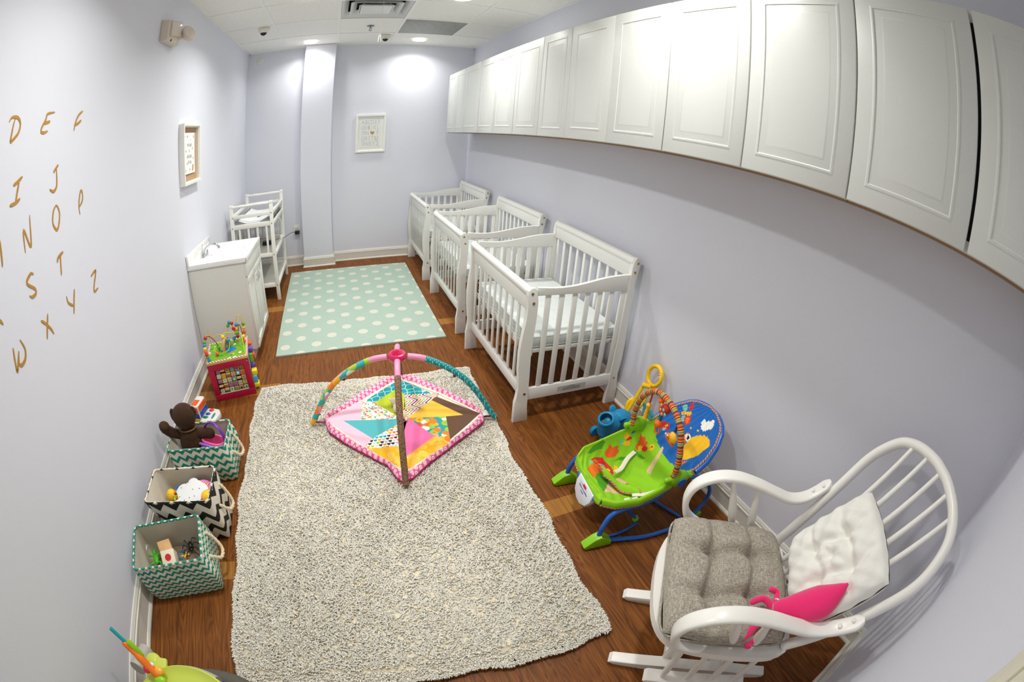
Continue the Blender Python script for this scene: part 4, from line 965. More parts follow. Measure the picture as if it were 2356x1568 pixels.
for k, (y, z, cc, w, h) in enumerate(((.11, .245, 'f06010', .05, .03), (.05, .232, '7048b8', .05, .036), (.07, .17, 'e84c10', .045, .04), (.0, .19, '60a820', .025, .07), (-.01, .14, '6038a0', .04, .04), (-.05, .115, 'e8d010', .05, .035), (.04, .11, '50a018', .04, .04), (-.08, .07, '54a8c8', .02, .06), (-.075, .035, 'f0dc00', .05, .03))):
    b = B(); b.box(hw-.004, hw+.022+.006*(k % 3), y-w/2, y+w/2, z-h/2, z+h/2, .006); b.build('shape_block', mat('blk_'+cc, cc, .4), cube)

# ================================================ fabric toy baskets
def chevron(name, cc, per, amp, st, frac):
    g = G(name, .85).uv(); v = g.m('ADD', g.y, g.m('MULTIPLY', g.tri(g.x, per), amp))
    k = g.m('LESS_THAN', g.m('FRACT', g.m('DIVIDE', v, st)), frac)
    g.P = g.tc.outputs['Object']; g.bump(g.noise(420, detail=1), .2, .001)
    return g.done(g.mix(k, srgb('e4ddcc'), srgb(cc)))
linen = mat('basket_lining', (206, 200, 184), .9, noise=.06, nscale=9, bump=.4, bscale=16)
rope = mat('cotton_rope', (220, 202, 172), .95)
def basket(label, cx, cy, w, d, rot, h, k, shift, m, seed, bulge=.012):
    t = thing('toy_basket', label, 'basket', (cx, cy, 0), rot, 'fabric toy baskets by the left wall')
    rr = random.Random(seed); ph = [rr.uniform(0, 6) for _ in range(8)]
    def per(q, w_, d_, r_=.02):
        """rounded rectangle perimeter, q in 0..1 -> x, y (metres), starts front-left going right"""
        w2, d2 = w_/2-r_, d_/2-r_; segs = [(2*w2, 0), (PI*r_/2, 1), (2*d2, 2), (PI*r_/2, 3), (2*w2, 4), (PI*r_/2, 5), (2*d2, 6), (PI*r_/2, 7)]
        L_ = sum(s_[0] for s_ in segs); s_ = (q % 1)*L_
        for ln, i in segs:
            if s_ <= ln or i == 7:
                e = s_/ln if ln else 0
                if i == 0: return -w2+s_, -d2-r_
                if i == 2: return w2+r_, -d2+s_
                if i == 4: return w2-s_, d2+r_
                if i == 6: return -w2-r_, d2-s_
                c0 = {1: (w2, -d2, -PI/2), 3: (w2, d2, 0), 5: (-w2, d2, PI/2), 7: (-w2, -d2, PI)}[i]; a = c0[2]+e*PI/2
                return c0[0]+r_*math.cos(a), c0[1]+r_*math.sin(a)
            s_ -= ln
    Lr = 2*(w+d)
    def wall(off, z0, bl):
        def f(u, v):
            kk = k+(1-k)*v; x, y = per(u, w*kk, d*(k*.5+.5+(1-k)*.5*v if k < 1 else 1))
            x += shift[0]*(1-v); y += shift[1]*(1-v)
            n_ = Vector((x/w, y/d)); n_ = n_.normalized() if n_.length else n_
            bb = bl*math.sin(PI*v)*(1+.5*math.sin(u*25+ph[0]))+.004*math.sin(u*40+v*7+ph[1])*math.sin(PI*v)
            return (x+n_.x*(bb-off), y+n_.y*(bb-off), z0+(h-z0)*v)
        return f
    b = B(); f = wall(0, .002, bulge); vs = b.grid(f, 96, 14, cu=True)
    for fc in b.bm.faces:
        for lp in fc.loops: u_, v_ = lp[b.uvl].uv; lp[b.uvl].uv = (u_*Lr, v_*h)
    b.bm.faces.new([vs[i][0] for i in range(96)][::-1]); b.build('outer_cloth', m, t, smooth=60, recalc=True)
    b = B(); f2 = wall(.006, .012, bulge*.6); vs = b.grid(f2, 72, 10, cu=True); b.bm.faces.new([vs[i][0] for i in range(72)]); b.build('lining', linen, t, smooth=60)
    b = B(); ring = [Vector(wall(.003, .002, 0)(i/72, 1)) for i in range(72)]; b.tube(ring, .0055, 8, closed=True, uv=True)
    for fc in b.bm.faces:
        for lp in fc.loops: u_, v_ = lp[b.uvl].uv; lp[b.uvl].uv = (u_, v_*.035)
    b.build('rim', m, t, smooth=70)
    kx = w/2*((k+1)/2)+.006+shift[0]*.35
    P = bez([(kx-.004, -d*.2, h*.66), (kx+.012, -d*.2, h*.62), (kx+.04, -d*.12, h*.45), (kx+.048, .02, h*.42), (kx+.035, d*.18, h*.55), (kx+.012, d*.24, h*.72), (kx-.002, d*.24, h*.76)], 6)
    b = B(); n_ = len(P)
    for s_ in range(3):
        Q = []
        for i, p in enumerate(P):
            a = i*.9+s_*2*PI/3; d_ = (P[min(n_-1, i+1)]-P[max(0, i-1)]).normalized(); u1 = d_.orthogonal().normalized(); u2 = d_.cross(u1); Q.append(p+(u1*math.cos(a)+u2*math.sin(a))*.0042)
        b.tube(Q, .0048, 7)
    b.build('rope_handle', rope, t, smooth=70)
    return t
bk3 = basket('open fabric basket with fine teal chevrons, nearest, holding blocks and a black spider', .213, 1.412, .362, .245, .184, .222, 1.0, (0, 0), chevron('chevron_fine_teal', '0c8a74', .036, .014, .0285, .45), 1)
bk2 = basket('open black and white chevron basket between the two teal ones', .255, 1.712, .365, .225, -.01, .262, .80, (.035, 0), chevron('chevron_black', '1e1c1a', .095, .040, .085, .42), 2, .008)
bk1 = basket('open fabric basket with large teal chevrons holding a brown bear', .272, 2.100, .366, .225, -.007, .233, .80, (.03, .0), chevron('chevron_teal', '0c8a74', .054, .024, .046, .45), 3, .014)

# teddy bear seen from behind
bear = thing('teddy_bear', 'dark brown plush bear standing in the far teal basket, seen from behind', 'soft toy', (.212, 2.105, .03)); bear.scale = (1.22, 1.15, 1.24)
g = G('bear_fur', .95); g.bump(g.noise(240, detail=3), .8, .004); g.b.inputs['Sheen Weight'].default_value = .05; fur = g.done(g.mix(g.noise(60), srgb('2a1606'), srgb('482a0e')))
b = B(); b.ball((0, .02, .10), (.068, .055, .085), 24); b.ball((0, .02, .145), (.055, .045, .055), 20)
b.ball((0, .03, .245), (.058, .054, .056), 24); b.ball((-.050, .025, .255), (.016, .014, .034), 14); b.ball((.050, .04, .255), (.014, .012, .026), 14)
b.tube(bez([(-.05, .02, .16), (-.085, .01, .18), (-.105, -.005, .215), (-.10, -.01, .24)], 5), [.022]*5+[.024]*5+[.026]*4+[.022, .012], 12)
b.tube(bez([(.05, .02, .16), (.085, .02, .155), (.12, .03, .14)], 5), [.024]*8+[.022, .018, .010], 12)
b.ball((-.035, .0, .02), (.032, .05, .03), 16); b.ball((.035, .0, .02), (.032, .05, .03), 16)
b.build('body', fur, bear, smooth=80)
b = B(); b.tube([(.03*math.cos(a)*1.5, .022+.035*math.sin(a), .192) for a in [2*PI*k/20 for k in range(20)]], .0035, 6, closed=True); b.build('neck_ribbon', mat('ribbon_brown', (110, 76, 30), .5), bear)

# purple and pink bucket
bu = thing('toy_bucket', 'pink and purple plastic toy basket with a purple handle beside the brown bear', 'toy', (.352, 2.085, .115), -.45); bu.scale = (1.2, 1.2, 1.2)
ppl = mat('purple_plastic', (160, 110, 216), .35); dpl = mat('deep_purple', (110, 40, 160), .3); pk = mat('pink_toy', (240, 120, 176), .35)
M0 = Matrix.Rotation(-.25, 4, 'X')
b = B()
def rr2(w, d, z, n=32): return [Vector((w*math.copysign(abs(math.cos(a))**.6, math.cos(a)), d*math.copysign(abs(math.sin(a))**.6, math.sin(a)), z)) for a in [2*PI*k/n for k in range(n)]]
def shell(b, specs, mi=0):
    rs = [[b.bm.verts.new(M0 @ p) for p in rr2(*s_)] for s_ in specs]; n_ = len(rs[0])
    for r0, r1 in zip(rs, rs[1:]):
        for i in range(n_): b.bm.faces.new([r0[i], r0[(i+1) % n_], r1[(i+1) % n_], r1[i]]).material_index = mi
    return rs
rs = shell(b, [(.045, .028, -.02), (.058, .038, .06), (.063, .043, .062), (.063, .043, .070), (.055, .036, .070), (.05, .032, .0)]); b.bm.faces.new(rs[0][::-1]); b.bm.faces.new(rs[-1]); b.build('bucket_body', pk, bu, smooth=50)
b = B(); b.box(-.05, .045, -.050, -.042, -.01, .058, .006, M=M0); b.box(-.06, .055, -.052, -.040, .052, .062, .003, M=M0); b.build('flap', ppl, bu)
b = B(); b.tube([M0 @ Vector((.066*math.cos(a), 0, .062+.085*math.sin(a))) for a in [PI*k/18 for k in range(19)]], .0075, 10, flat=.6); b.build('handle', dpl, bu)

# white activity toy behind the far basket
at_ = thing('learning_toy', 'white toy with picture block and coloured buttons on the floor behind the far basket', 'toy', (.165, 2.57, 0), -.25)
b = B(); b.box(-.085, -.02, -.06, .06, 0, .135, .010, seg=3); b.build('picture_block', whiteg, at_)
for k, (cc, z0, z1) in enumerate((('e85818', .088, .125), ('1c50b0', .045, .083), ('e8b818', .01, .040))):
    b = B(); b.box(-.083+0, -.022, -.0615, -.0595, z0, z1, .001); b.box(-.0195, -.0175, -.05, .05, z0, z1, .001); b.build('picture', mat('pic_'+cc, cc, .4), at_)
b = B(); b.box(-.075, -.03, -.05, .01, .1345, .1365, .0005); b.build('picture', mat('pic_e85818', 'e85818', .4), at_)
b = B(); b.prism([(-.02, -.10), (.06, -.10), (.095, -.07), (.10, .02), (.075, .055), (.03, .062), (-.02, .06)], lambda u, v: Vector((u, v, .0)), lambda u, v: Vector((u, v, .045)), bev=.012); b.build('rounded_base', whiteg, at_)
for (x, y, cc, rx, ry) in ((.022, .035, 'd83818', .020, .016), (.012, -.005, '1850b0', .020, .014), (.008, -.04, '0c7c60', .022, .014), (.062, -.02, '1c8c80', .009, .032)):
    b = B(); b.ball((x, y, .044), (rx, ry, .009), 16); b.build('button', mat('btn_'+cc, cc, .3), at_)

# ---- toys in the black chevron basket
t = thing('cloud_plaque', 'flat white cloud-shaped plastic toy lying in the black chevron basket', 'toy', (.285, 1.714, .175))
M = Matrix.Rotation(.33, 4, 'X') @ Matrix.Rotation(-.12, 4, 'Y')
cl = []
for (cx, cy, r, a0, a1) in ((-.055, -.055, .05, 200, 95), (-.035, .015, .052, 170, 62), (.02, .055, .036, 150, 20), (.062, .012, .05, 75, -45), (.06, -.045, .042, 20, -90)):
    for k in range(9): a = R(a0+(a1-a0)*k/8); cl.append((cx+r*math.cos(a), cy+r*math.sin(a)))
cl.append((-.09, -.09))
b = B(); b.prism(cl, lambda u, v: M @ Vector((u, v, 0)), lambda u, v: M @ Vector((u, v, .022)), bev=.005); b.build('cloud_body', mat('cloud_white', (232, 234, 234), .4), t)
b = B(); rq = random.Random(8)
for (x, y) in ((-.01, .07), (-.05, .045), (.02, .03), (.06, .03), (-.06, -.0), (-.0, -.01), (.03, -.005), (.075, -.01), (-.03, -.02), (.0, -.05), (-.07, -.05), (.05, -.06)): b.cyl(M @ Vector((x, y, .0215)), M @ Vector((x, y, .0232)), .0026, 8)
b.build('screw_holes', mat('hole_grey', (90, 92, 94), .6), t)
def one(name, label, cat, m, f, smooth=50):
    b = B(); f(b); o = b.build(name, m, smooth=smooth); return tag(o, label, cat)
one('ball', 'yellow ball at the left side of the black chevron basket', 'ball', mat('ball_yellow', (240, 200, 16), .5, bump=.2, bscale=300), lambda b: b.ball((.158, 1.745, .165), (.030, .030, .034), 20))
t = thing('teething_rings', 'linked blue, orange and green plastic rings beside the yellow ball', 'toy', (.20, 1.735, .17))
for (x, y, z, r, cc) in ((.012, .02, .015, .022, '1470c8'), (-.004, -.004, .01, .017, 'f07010'), (.0, -.022, .004, .015, '7cc820')):
    b = B(); b.tube([(x+r*math.cos(a), y+r*.8*math.sin(a), z+.4*r*math.sin(a)) for a in [2*PI*k/22 for k in range(22)]], .0055, 8, closed=True); b.build('ring', mat('ring_'+cc, cc, .3), t)
one('plush_disc', 'pink gingham round soft toy tucked behind the white cloud', 'soft toy', fabric('cloth_gingham', ['f4b8cc', 'd84c88'], 'lattice', .013), lambda b: b.lathe([(.0, -.012), (.055, -.010), (.065, 0), (.055, .010), (0, .012)], (.352, 1.745, .165), 28, M=Matrix.Rotation(.9, 4, 'X') @ Matrix.Rotation(.2, 4, 'Y')))
t = thing('rattle_ball', 'glossy red and yellow rattle ball in the right corner of the black basket', 'toy', (.400, 1.672, .212))
M = Matrix.Rotation(.8, 4, 'Y') @ Matrix.Rotation(.5, 4, 'X')
b = B(); b.lathe([(.036*math.sin(a), .036*math.cos(a)) for a in [PI*k/16 for k in range(0, 9)]], n=24, M=M @ Matrix.Rotation(PI*.9, 4, 'X'), caps=False); b.build('red_half', mat('gloss_red', (190, 14, 18), .12, coat=.6), t, smooth=80)
b = B(); b.lathe([(.036*math.sin(a), .036*math.cos(a)) for a in [PI*k/16 for k in range(0, 9)]], n=24, M=M @ Matrix.Rotation(-PI*.1, 4, 'X'), caps=False); b.build('yellow_half', mat('gloss_yellow', (244, 196, 10), .12, coat=.6), t, smooth=80)
t = thing('toy_car', 'red toy car with a black wheel at the front of the black basket', 'toy car', (.372, 1.640, .200))
b = B(); b.box(-.03, .045, -.02, .02, -.012, .014, .008, seg=3); b.box(-.005, .03, -.018, .018, .01, .03, .008, seg=3); b.build('body', mat('gloss_red', (190, 14, 18), .12), t)
for x in (-.018, .032):
    b = B(); b.cyl((x, -.024, -.006), (x, -.017, -.006), .016, 18); b.build('wheel', mat('tyre_black', (20, 18, 18), .35), t)
one('ring_piece', 'orange plastic toy piece at the left edge under the white cloud', 'toy', mat('orange_plastic', (240, 96, 10), .3), lambda b: b.ball((.163, 1.665, .15), (.024, .034, .018), 16, M=Matrix.Rotation(-.5, 4, 'Z')))
one('toy_block', 'blue toy block in the left front corner of the black basket', 'block', mat('blue_block', (14, 84, 160), .35), lambda b: b.box(-.02, .02, -.014, .014, -.014, .014, .003, M=Matrix.Translation((.125, 1.665, .14)) @ Matrix.Rotation(.4, 4, 'Z')))
one('cloth_toy', 'dusty pink soft toy lying under the white cloud in the black chevron basket', 'soft toy', mat('toy_fill', (168, 120, 110), .9, noise=.4, nscale=12), lambda b: b.ball((.265, 1.685, .085), (.13, .095, .07), 20))

# ---- toys in the near teal basket
t = thing('wooden_block', 'plain beech wooden block leaning in the near teal basket', 'block', (.160, 1.450, .135), .42)
b = B(); M = Matrix.Rotation(.32, 4, 'X') @ Matrix.Rotation(.1, 4, 'Y'); b.box(-.034, .034, -.03, .03, -.024, .024, .003, M=M); b.build('block_body', mat('beech_block', (206, 162, 106), .5, noise=.12, nscale=50), t)
t = thing('dot_block', 'cream block with a red dot lying in front of the wooden block', 'block', (.196, 1.386, .140), .25)
b = B(); M = Matrix.Rotation(.30, 4, 'X'); b.box(-.036, .036, -.036, .036, -.024, .024, .002, M=M); b.build('block_body', mat('block_cream', (226, 214, 188), .55), t)
b = B(); b.lathe([(0, .0242), (.0165, .0242), (.0165, .0248), (0, .0248)], n=28, M=M); b.build('red_dot', mat('dot_red', (190, 22, 34), .5), t)
t = thing('plastic_frog', 'bright green plastic frog in the left corner of the near teal basket', 'toy', (.098, 1.405, .115), .3)
gm = mat('frog_green', (70, 170, 20), .4)
b = B(); b.ball((0, 0, 0), (.016, .032, .012), 14); b.ball((-.004, .038, .006), (.011, .018, .009), 12)
for (x, y, xx, yy) in ((-.012, .02, -.034, .030), (.012, .016, .030, .022), (-.012, -.02, -.028, -.034), (.012, -.02, .024, -.04)): b.tube(bez([(x, y, 0), (xx, (y+yy)/2, .006), (xx*1.05, yy, -.004)], 4), .005, 8)
b.build('body', gm, t, smooth=70)
sp_t = thing('toy_spider', 'black plastic spider with long legs in the right corner of the near teal basket', 'toy', (.288, 1.462, .110), .3)
b = B(); b.ball((0, .022, .008), (.012, .020, .010), 14); b.ball((0, -.004, .004), (.008, .010, .007), 12); b.build('body', mat('spider_black', (24, 12, 18), .4), sp_t, smooth=70)
for s_ in (-1, 1):
    for k, (ax, ay) in enumerate(((.035, .055), (.050, .018), (.048, -.02), (.034, -.050))):
        b = B(); b.tube(bez([(s_*.005, .004-.004*k, .004), (s_*ax*.55, ay*.7, .026), (s_*ax, ay, -.004)], 5), [.0022]*8+[.0018, .0014, .001], 6); b.build('leg', mat('spider_black', (24, 12, 18), .4), sp_t)
one('pebble', 'red round toy pebble at the front rim of the near teal basket', 'toy', mat('pebble_red', (200, 52, 52), .5), lambda b: b.ball((.285, 1.388, .110), (.026, .018, .016), 16))
one('toy_ring', 'dark teal plastic ring beside the red dot block', 'toy', mat('ring_teal', (10, 96, 130), .3), lambda b: b.tube([(.234+.018*math.cos(a), 1.432+.022*math.sin(a), .105) for a in [2*PI*k/20 for k in range(20)]], .006, 8, closed=True))
one('jack_piece', 'small yellow plastic jack between the teal ring and the spider', 'toy', mat('jack_yellow', (224, 190, 20), .35), lambda b: (b.cyl((.24, 1.425, .11), (.275, 1.435, .11), .004, 8), b.cyl((.255, 1.415, .11), (.262, 1.445, .11), .004, 8), b.ball((.24, 1.425, .11), .006, 8), b.ball((.275, 1.435, .11), .006, 8)))
one('cloth_toy', 'brown cloth toy lying under the blocks in the near teal basket', 'soft toy', mat('toy_fill2', (120, 104, 86), .9, noise=.4, nscale=14), lambda b: b.ball((.213, 1.418, .062), (.145, .098, .048), 20))

# ================================================ infant rocker seat (bouncer)
bo = thing('baby_bouncer', 'green and blue infant rocker seat with a striped toy bar by the right wall', 'baby seat', (2.082, 1.39, 0), -.14)
KS = [0, .12, .3, .45, .6, .75, .82, .9, .95, .98, 1.0]
KU = [-.025, .02, .12, .21, .30, .38, .43, .485, .525, .55, .565]
KC = [.215, .195, .145, .14, .18, .27, .335, .405, .455, .485, .50]
KW = [.140, .180, .200, .200, .190, .190, .185, .160, .125, .085, .03]
KE = [.240, .25, .262, .298, .33, .352, .392, .44, .475, .495, .503]
def li(K, s):
    for i in range(len(KS)-1):
        if s <= KS[i+1]: return K[i]+(K[i+1]-K[i])*(s-KS[i])/(KS[i+1]-KS[i])
    return K[-1]
def S(s, t):
    a = abs(t); return Vector((li(KU, s), li(KW, s)*math.sin(t*1.35)/math.sin(1.35), li(KC, s)+(li(KE, s)-li(KC, s))*a**2.4))
DECAL = [('dgreen', [(0.205, 0.937), (0.306, 1.0), (0.329, 0.937), (0.297, 0.824), (0.16, 0.761), (0.142, 0.786)]), ('dgreen', [(0.566, 0.61), (0.598, 0.509), (0.63, 0.296), (0.612, 0.308), (0.58, 0.421)]), ('dgreen', [(0.434, 0.547), (0.507, 0.535), (0.511, 0.484), (0.452, 0.484), (0.388, 0.509)]), ('dgreen', [(0.151, 0.296), (0.251, 0.27), (0.265, 0.094), (0.128, -0.283), (0.105, -0.082)]), ('tulip', [(0.365, 0.874), (0.393, 0.774), (0.443, 0.786), (0.434, 0.711), (0.457, 0.698), (0.406, 0.597), (0.37, 0.572), (0.329, 0.61), (0.315, 0.711), (0.347, 0.786)]), ('tulip', [(0.626, 0.862), (0.639, 0.736), (0.671, 0.686), (0.662, 0.61), (0.685, 0.535), (0.639, 0.497), (0.58, 0.585), (0.575, 0.623), (0.612, 0.723)]), ('yellow', [(0.525, 0.874), (0.525, 0.849), (0.521, 0.824), (0.507, 0.824), (0.498, 0.849), (0.489, 0.874), (0.484, 0.912), (0.484, 0.937), (0.493, 0.95), (0.502, 0.95), (0.511, 0.937), (0.521, 0.912)]), ('yellow', [(0.539, 0.736), (0.534, 0.723), (0.525, 0.711), (0.511, 0.723), (0.493, 0.736), (0.484, 0.761), (0.479, 0.786), (0.484, 0.811), (0.493, 0.811), (0.511, 0.799), (0.525, 0.786), (0.539, 0.761)]), ('red', [(0.557, 0.824), (0.557, 0.811), (0.548, 0.799), (0.534, 0.799), (0.521, 0.799), (0.511, 0.799), (0.507, 0.811), (0.507, 0.824), (0.511, 0.836), (0.525, 0.849), (0.539, 0.849), (0.548, 0.836)]), ('lblue', [(0.479, 0.811), (0.479, 0.799), (0.475, 0.786), (0.466, 0.786), (0.461, 0.786), (0.457, 0.811), (0.452, 0.836), (0.457, 0.849), (0.461, 0.862), (0.466, 0.862), (0.475, 0.849), (0.479, 0.836)]), ('yellow', [(0.635, 0.522), (0.626, 0.509), (0.621, 0.497), (0.612, 0.509), (0.603, 0.535), (0.598, 0.56), (0.598, 0.585), (0.598, 0.61), (0.607, 0.61), (0.616, 0.61), (0.626, 0.585), (0.635, 0.547)]), ('yellow', [(0.712, 0.346), (0.703, 0.333), (0.694, 0.333), (0.685, 0.346), (0.676, 0.384), (0.676, 0.409), (0.676, 0.447), (0.68, 0.472), (0.689, 0.472), (0.703, 0.459), (0.712, 0.421), (0.712, 0.384)]), ('red', [(0.667, 0.434), (0.658, 0.421), (0.648, 0.421), (0.639, 0.434), (0.63, 0.459), (0.63, 0.484), (0.626, 0.522), (0.635, 0.535), (0.644, 0.535), (0.653, 0.522), (0.662, 0.497), (0.667, 0.459)]), ('tulip', [(0.685, 0.409), (0.685, 0.409), (0.68, 0.409), (0.68, 0.409), (0.676, 0.421), (0.676, 0.421), (0.676, 0.434), (0.68, 0.434), (0.68, 0.447), (0.685, 0.434), (0.685, 0.434), (0.685, 0.421)]), ('ink', [(0.703, 0.384), (0.699, 0.384), (0.699, 0.384), (0.699, 0.384), (0.694, 0.396), (0.694, 0.396), (0.694, 0.409), (0.699, 0.409), (0.699, 0.409), (0.699, 0.409), (0.703, 0.409), (0.703, 0.396)]), ('tan', [(0.749, 0.245), (0.753, 0.182), (0.644, 0.019), (0.598, -0.069), (0.594, 0.069), (0.676, 0.157)]), ('red', [(0.16, 0.597), (0.219, 0.66), (0.283, 0.635), (0.32, 0.522), (0.352, 0.346), (0.342, 0.233), (0.297, 0.17), (0.274, 0.22), (0.247, 0.384), (0.174, 0.497)]), ('orange', [(0.068, 0.358), (0.196, 0.484), (0.265, 0.333), (0.178, 0.245), (0.073, 0.057)]), ('orange', [(0.233, 0.56), (0.228, 0.535), (0.215, 0.522), (0.201, 0.509), (0.187, 0.522), (0.183, 0.535), (0.183, 0.56), (0.187, 0.585), (0.201, 0.61), (0.215, 0.61), (0.224, 0.597), (0.233, 0.585)]), ('lblue', [(0.288, 0.409), (0.274, 0.384), (0.256, 0.371), (0.242, 0.384), (0.228, 0.396), (0.224, 0.421), (0.228, 0.459), (0.237, 0.472), (0.256, 0.484), (0.274, 0.484), (0.288, 0.472), (0.292, 0.447)]), ('yellow', [(0.32, 0.308), (0.311, 0.296), (0.301, 0.296), (0.288, 0.296), (0.279, 0.321), (0.279, 0.346), (0.288, 0.371), (0.297, 0.384), (0.311, 0.384), (0.32, 0.371), (0.324, 0.346), (0.324, 0.321)]), ('lime', [(0.311, 0.245), (0.306, 0.233), (0.292, 0.208), (0.283, 0.208), (0.274, 0.208), (0.265, 0.22), (0.269, 0.245), (0.274, 0.258), (0.288, 0.283), (0.301, 0.296), (0.311, 0.283), (0.311, 0.27)]), ('lblue', [(0.174, 0.509), (0.169, 0.497), (0.155, 0.472), (0.151, 0.472), (0.137, 0.472), (0.132, 0.484), (0.137, 0.509), (0.142, 0.535), (0.151, 0.547), (0.16, 0.547), (0.169, 0.547), (0.174, 0.535)]), ('lblue', [(0.269, 0.22), (0.32, 0.233), (0.324, 0.132), (0.288, 0.069)]), ('yellow', [(0.379, 0.459), (0.402, 0.384), (0.397, 0.27), (0.365, 0.346)]), ('tan', [(0.274, 0.132), (0.379, 0.119), (0.416, -0.069), (0.429, -0.208), (0.342, -0.283), (0.174, -0.283), (0.128, -0.283)]), ('yellow', [(0.274, 0.019), (0.329, 0.044), (0.333, -0.082), (0.384, -0.22), (0.347, -0.258), (0.274, -0.182), (0.256, -0.082)]), ('red', [(0.393, -0.019), (0.411, -0.057), (0.402, -0.157), (0.374, -0.145)]), ('orange', [(0.402, -0.132), (0.438, -0.22), (0.416, -0.258), (0.388, -0.17)]), ('yellow', [(0.776, -0.27), (0.795, -0.17), (0.817, -0.094), (0.868, -0.094), (0.904, -0.22), (0.918, -0.434), (0.909, -0.635), (0.89, -0.698), (0.849, -0.585), (0.808, -0.447)]), ('orange', [(0.776, -0.308), (0.795, -0.447), (0.767, -0.396)]), ('orange', [(0.845, 0.082), (0.872, 0.069), (0.868, -0.082), (0.826, -0.057)]), ('white', [(0.868, -0.094), (0.863, -0.107), (0.854, -0.107), (0.849, -0.094), (0.845, -0.057), (0.845, -0.019), (0.849, 0.019), (0.854, 0.044), (0.863, 0.044), (0.868, 0.019), (0.872, -0.019), (0.872, -0.057)]), ('ink', [(0.868, -0.057), (0.863, -0.069), (0.858, -0.069), (0.858, -0.069), (0.854, -0.044), (0.854, -0.019), (0.858, -0.006), (0.858, 0.006), (0.863, 0.006), (0.868, -0.006), (0.868, -0.019), (0.868, -0.044)]), ('white', [(0.936, -0.019), (0.95, -0.019), (0.954, -0.132), (0.973, -0.333), (0.968, -0.509), (0.95, -0.434), (0.932, -0.321), (0.918, -0.17)]), ('lblue', [(0.932, 0.686), (0.927, 0.623), (0.918, 0.597), (0.913, 0.61), (0.913, 0.648), (0.913, 0.723), (0.913, 0.799), (0.918, 0.887), (0.927, 0.925), (0.932, 0.925), (0.936, 0.862), (0.936, 0.774)]), ('red', [(0.95, 0.597), (0.941, 0.547), (0.936, 0.522), (0.932, 0.535), (0.932, 0.585), (0.936, 0.648), (0.941, 0.723), (0.95, 0.799), (0.954, 0.862), (0.959, 0.887), (0.959, 0.811), (0.954, 0.686)]), ('yellow', [(0.932, 0.421), (0.927, 0.396), (0.918, 0.409), (0.913, 0.459), (0.904, 0.509), (0.9, 0.572), (0.9, 0.61), (0.904, 0.635), (0.913, 0.635), (0.922, 0.585), (0.927, 0.522), (0.932, 0.459)]), ('orange', [(0.909, 0.535), (0.909, 0.509), (0.904, 0.497), (0.904, 0.497), (0.904, 0.509), (0.904, 0.535), (0.904, 0.572), (0.909, 0.597), (0.913, 0.623), (0.913, 0.623), (0.913, 0.597), (0.913, 0.572)]), ('lblue', [(0.895, 0.371), (0.886, 0.346), (0.877, 0.346), (0.872, 0.371), (0.872, 0.396), (0.877, 0.434), (0.886, 0.472), (0.895, 0.497), (0.9, 0.497), (0.904, 0.484), (0.904, 0.447), (0.9, 0.396)]), ('red', [(0.913, 0.245), (0.904, 0.208), (0.9, 0.208), (0.89, 0.233), (0.886, 0.27), (0.89, 0.333), (0.895, 0.384), (0.904, 0.434), (0.913, 0.447), (0.918, 0.421), (0.922, 0.371), (0.918, 0.308)]), ('orange', [(0.909, 0.27), (0.904, 0.245), (0.9, 0.245), (0.895, 0.258), (0.895, 0.283), (0.895, 0.321), (0.9, 0.358), (0.904, 0.384), (0.909, 0.396), (0.913, 0.384), (0.913, 0.358), (0.913, 0.308)]), ('yellow', [(0.9, 0.069), (0.9, 0.069), (0.895, 0.069), (0.895, 0.069), (0.895, 0.082), (0.895, 0.094), (0.895, 0.107), (0.895, 0.119), (0.9, 0.119), (0.9, 0.107), (0.9, 0.107), (0.9, 0.094)]), ('yellow', [(0.913, -0.132), (0.909, -0.132), (0.909, -0.132), (0.904, -0.119), (0.904, -0.107), (0.904, -0.094), (0.904, -0.082), (0.909, -0.069), (0.909, -0.069), (0.913, -0.082), (0.913, -0.094), (0.913, -0.119)]), ('red', [(0.822, 0.459), (0.813, 0.447), (0.804, 0.472), (0.79, 0.535), (0.785, 0.61), (0.781, 0.686), (0.785, 0.736), (0.795, 0.748), (0.808, 0.711), (0.822, 0.648), (0.826, 0.572), (0.826, 0.509)]), ('lime', [(0.817, 0.522), (0.817, 0.509), (0.813, 0.522), (0.813, 0.522), (0.808, 0.535), (0.808, 0.56), (0.808, 0.572), (0.808, 0.585), (0.813, 0.585), (0.817, 0.572), (0.817, 0.56), (0.817, 0.547)]), ('lblue', [(0.804, 0.497), (0.799, 0.497), (0.795, 0.497), (0.795, 0.497), (0.79, 0.509), (0.79, 0.535), (0.79, 0.547), (0.795, 0.56), (0.795, 0.572), (0.799, 0.56), (0.804, 0.535), (0.804, 0.522)])]
cn = dict(green='8cc814', dgreen='4c9c14', tulip='e85c18', yellow='f4bc1c', red='dc2420', lblue='78c0b8', ink='1c1c1c', tan='e0bc94', orange='f07418', lime='b4d430', white='f0eee8', blue='1464b8')
order = list(cn)
bmats = []
for k in order:
    nm_ = 'seat_'+k
    bmats.append(mat(nm_, cn[k], .85, bump=.25, bscale=34, noise=.06, nscale=20))
NS_, NT_ = 150, 120
cell = {}
for nm_, P in DECAL:
    xs = [p[0] for p in P]; ys = [p[1] for p in P]
    for i in range(int(min(xs)*NS_), min(NS_, int(max(xs)*NS_)+1)):
        for j in range(int((min(ys)+1)/2*NT_), min(NT_, int((max(ys)+1)/2*NT_)+1)):
            if inpoly((i+.5)/NS_, -1+2*(j+.5)/NT_, P): cell[i, j] = order.index(nm_)
b = B()
def wr(s, t): return .0022*math.sin(s*70+4*math.sin(t*5))*(s < .6)+.0028*math.sin(t*38+s*16)*(s > .74)+.003*math.sin(t*11+s*20)*(s < .7)
vs = [[None]*(NT_+1) for _ in range(NS_+1)]
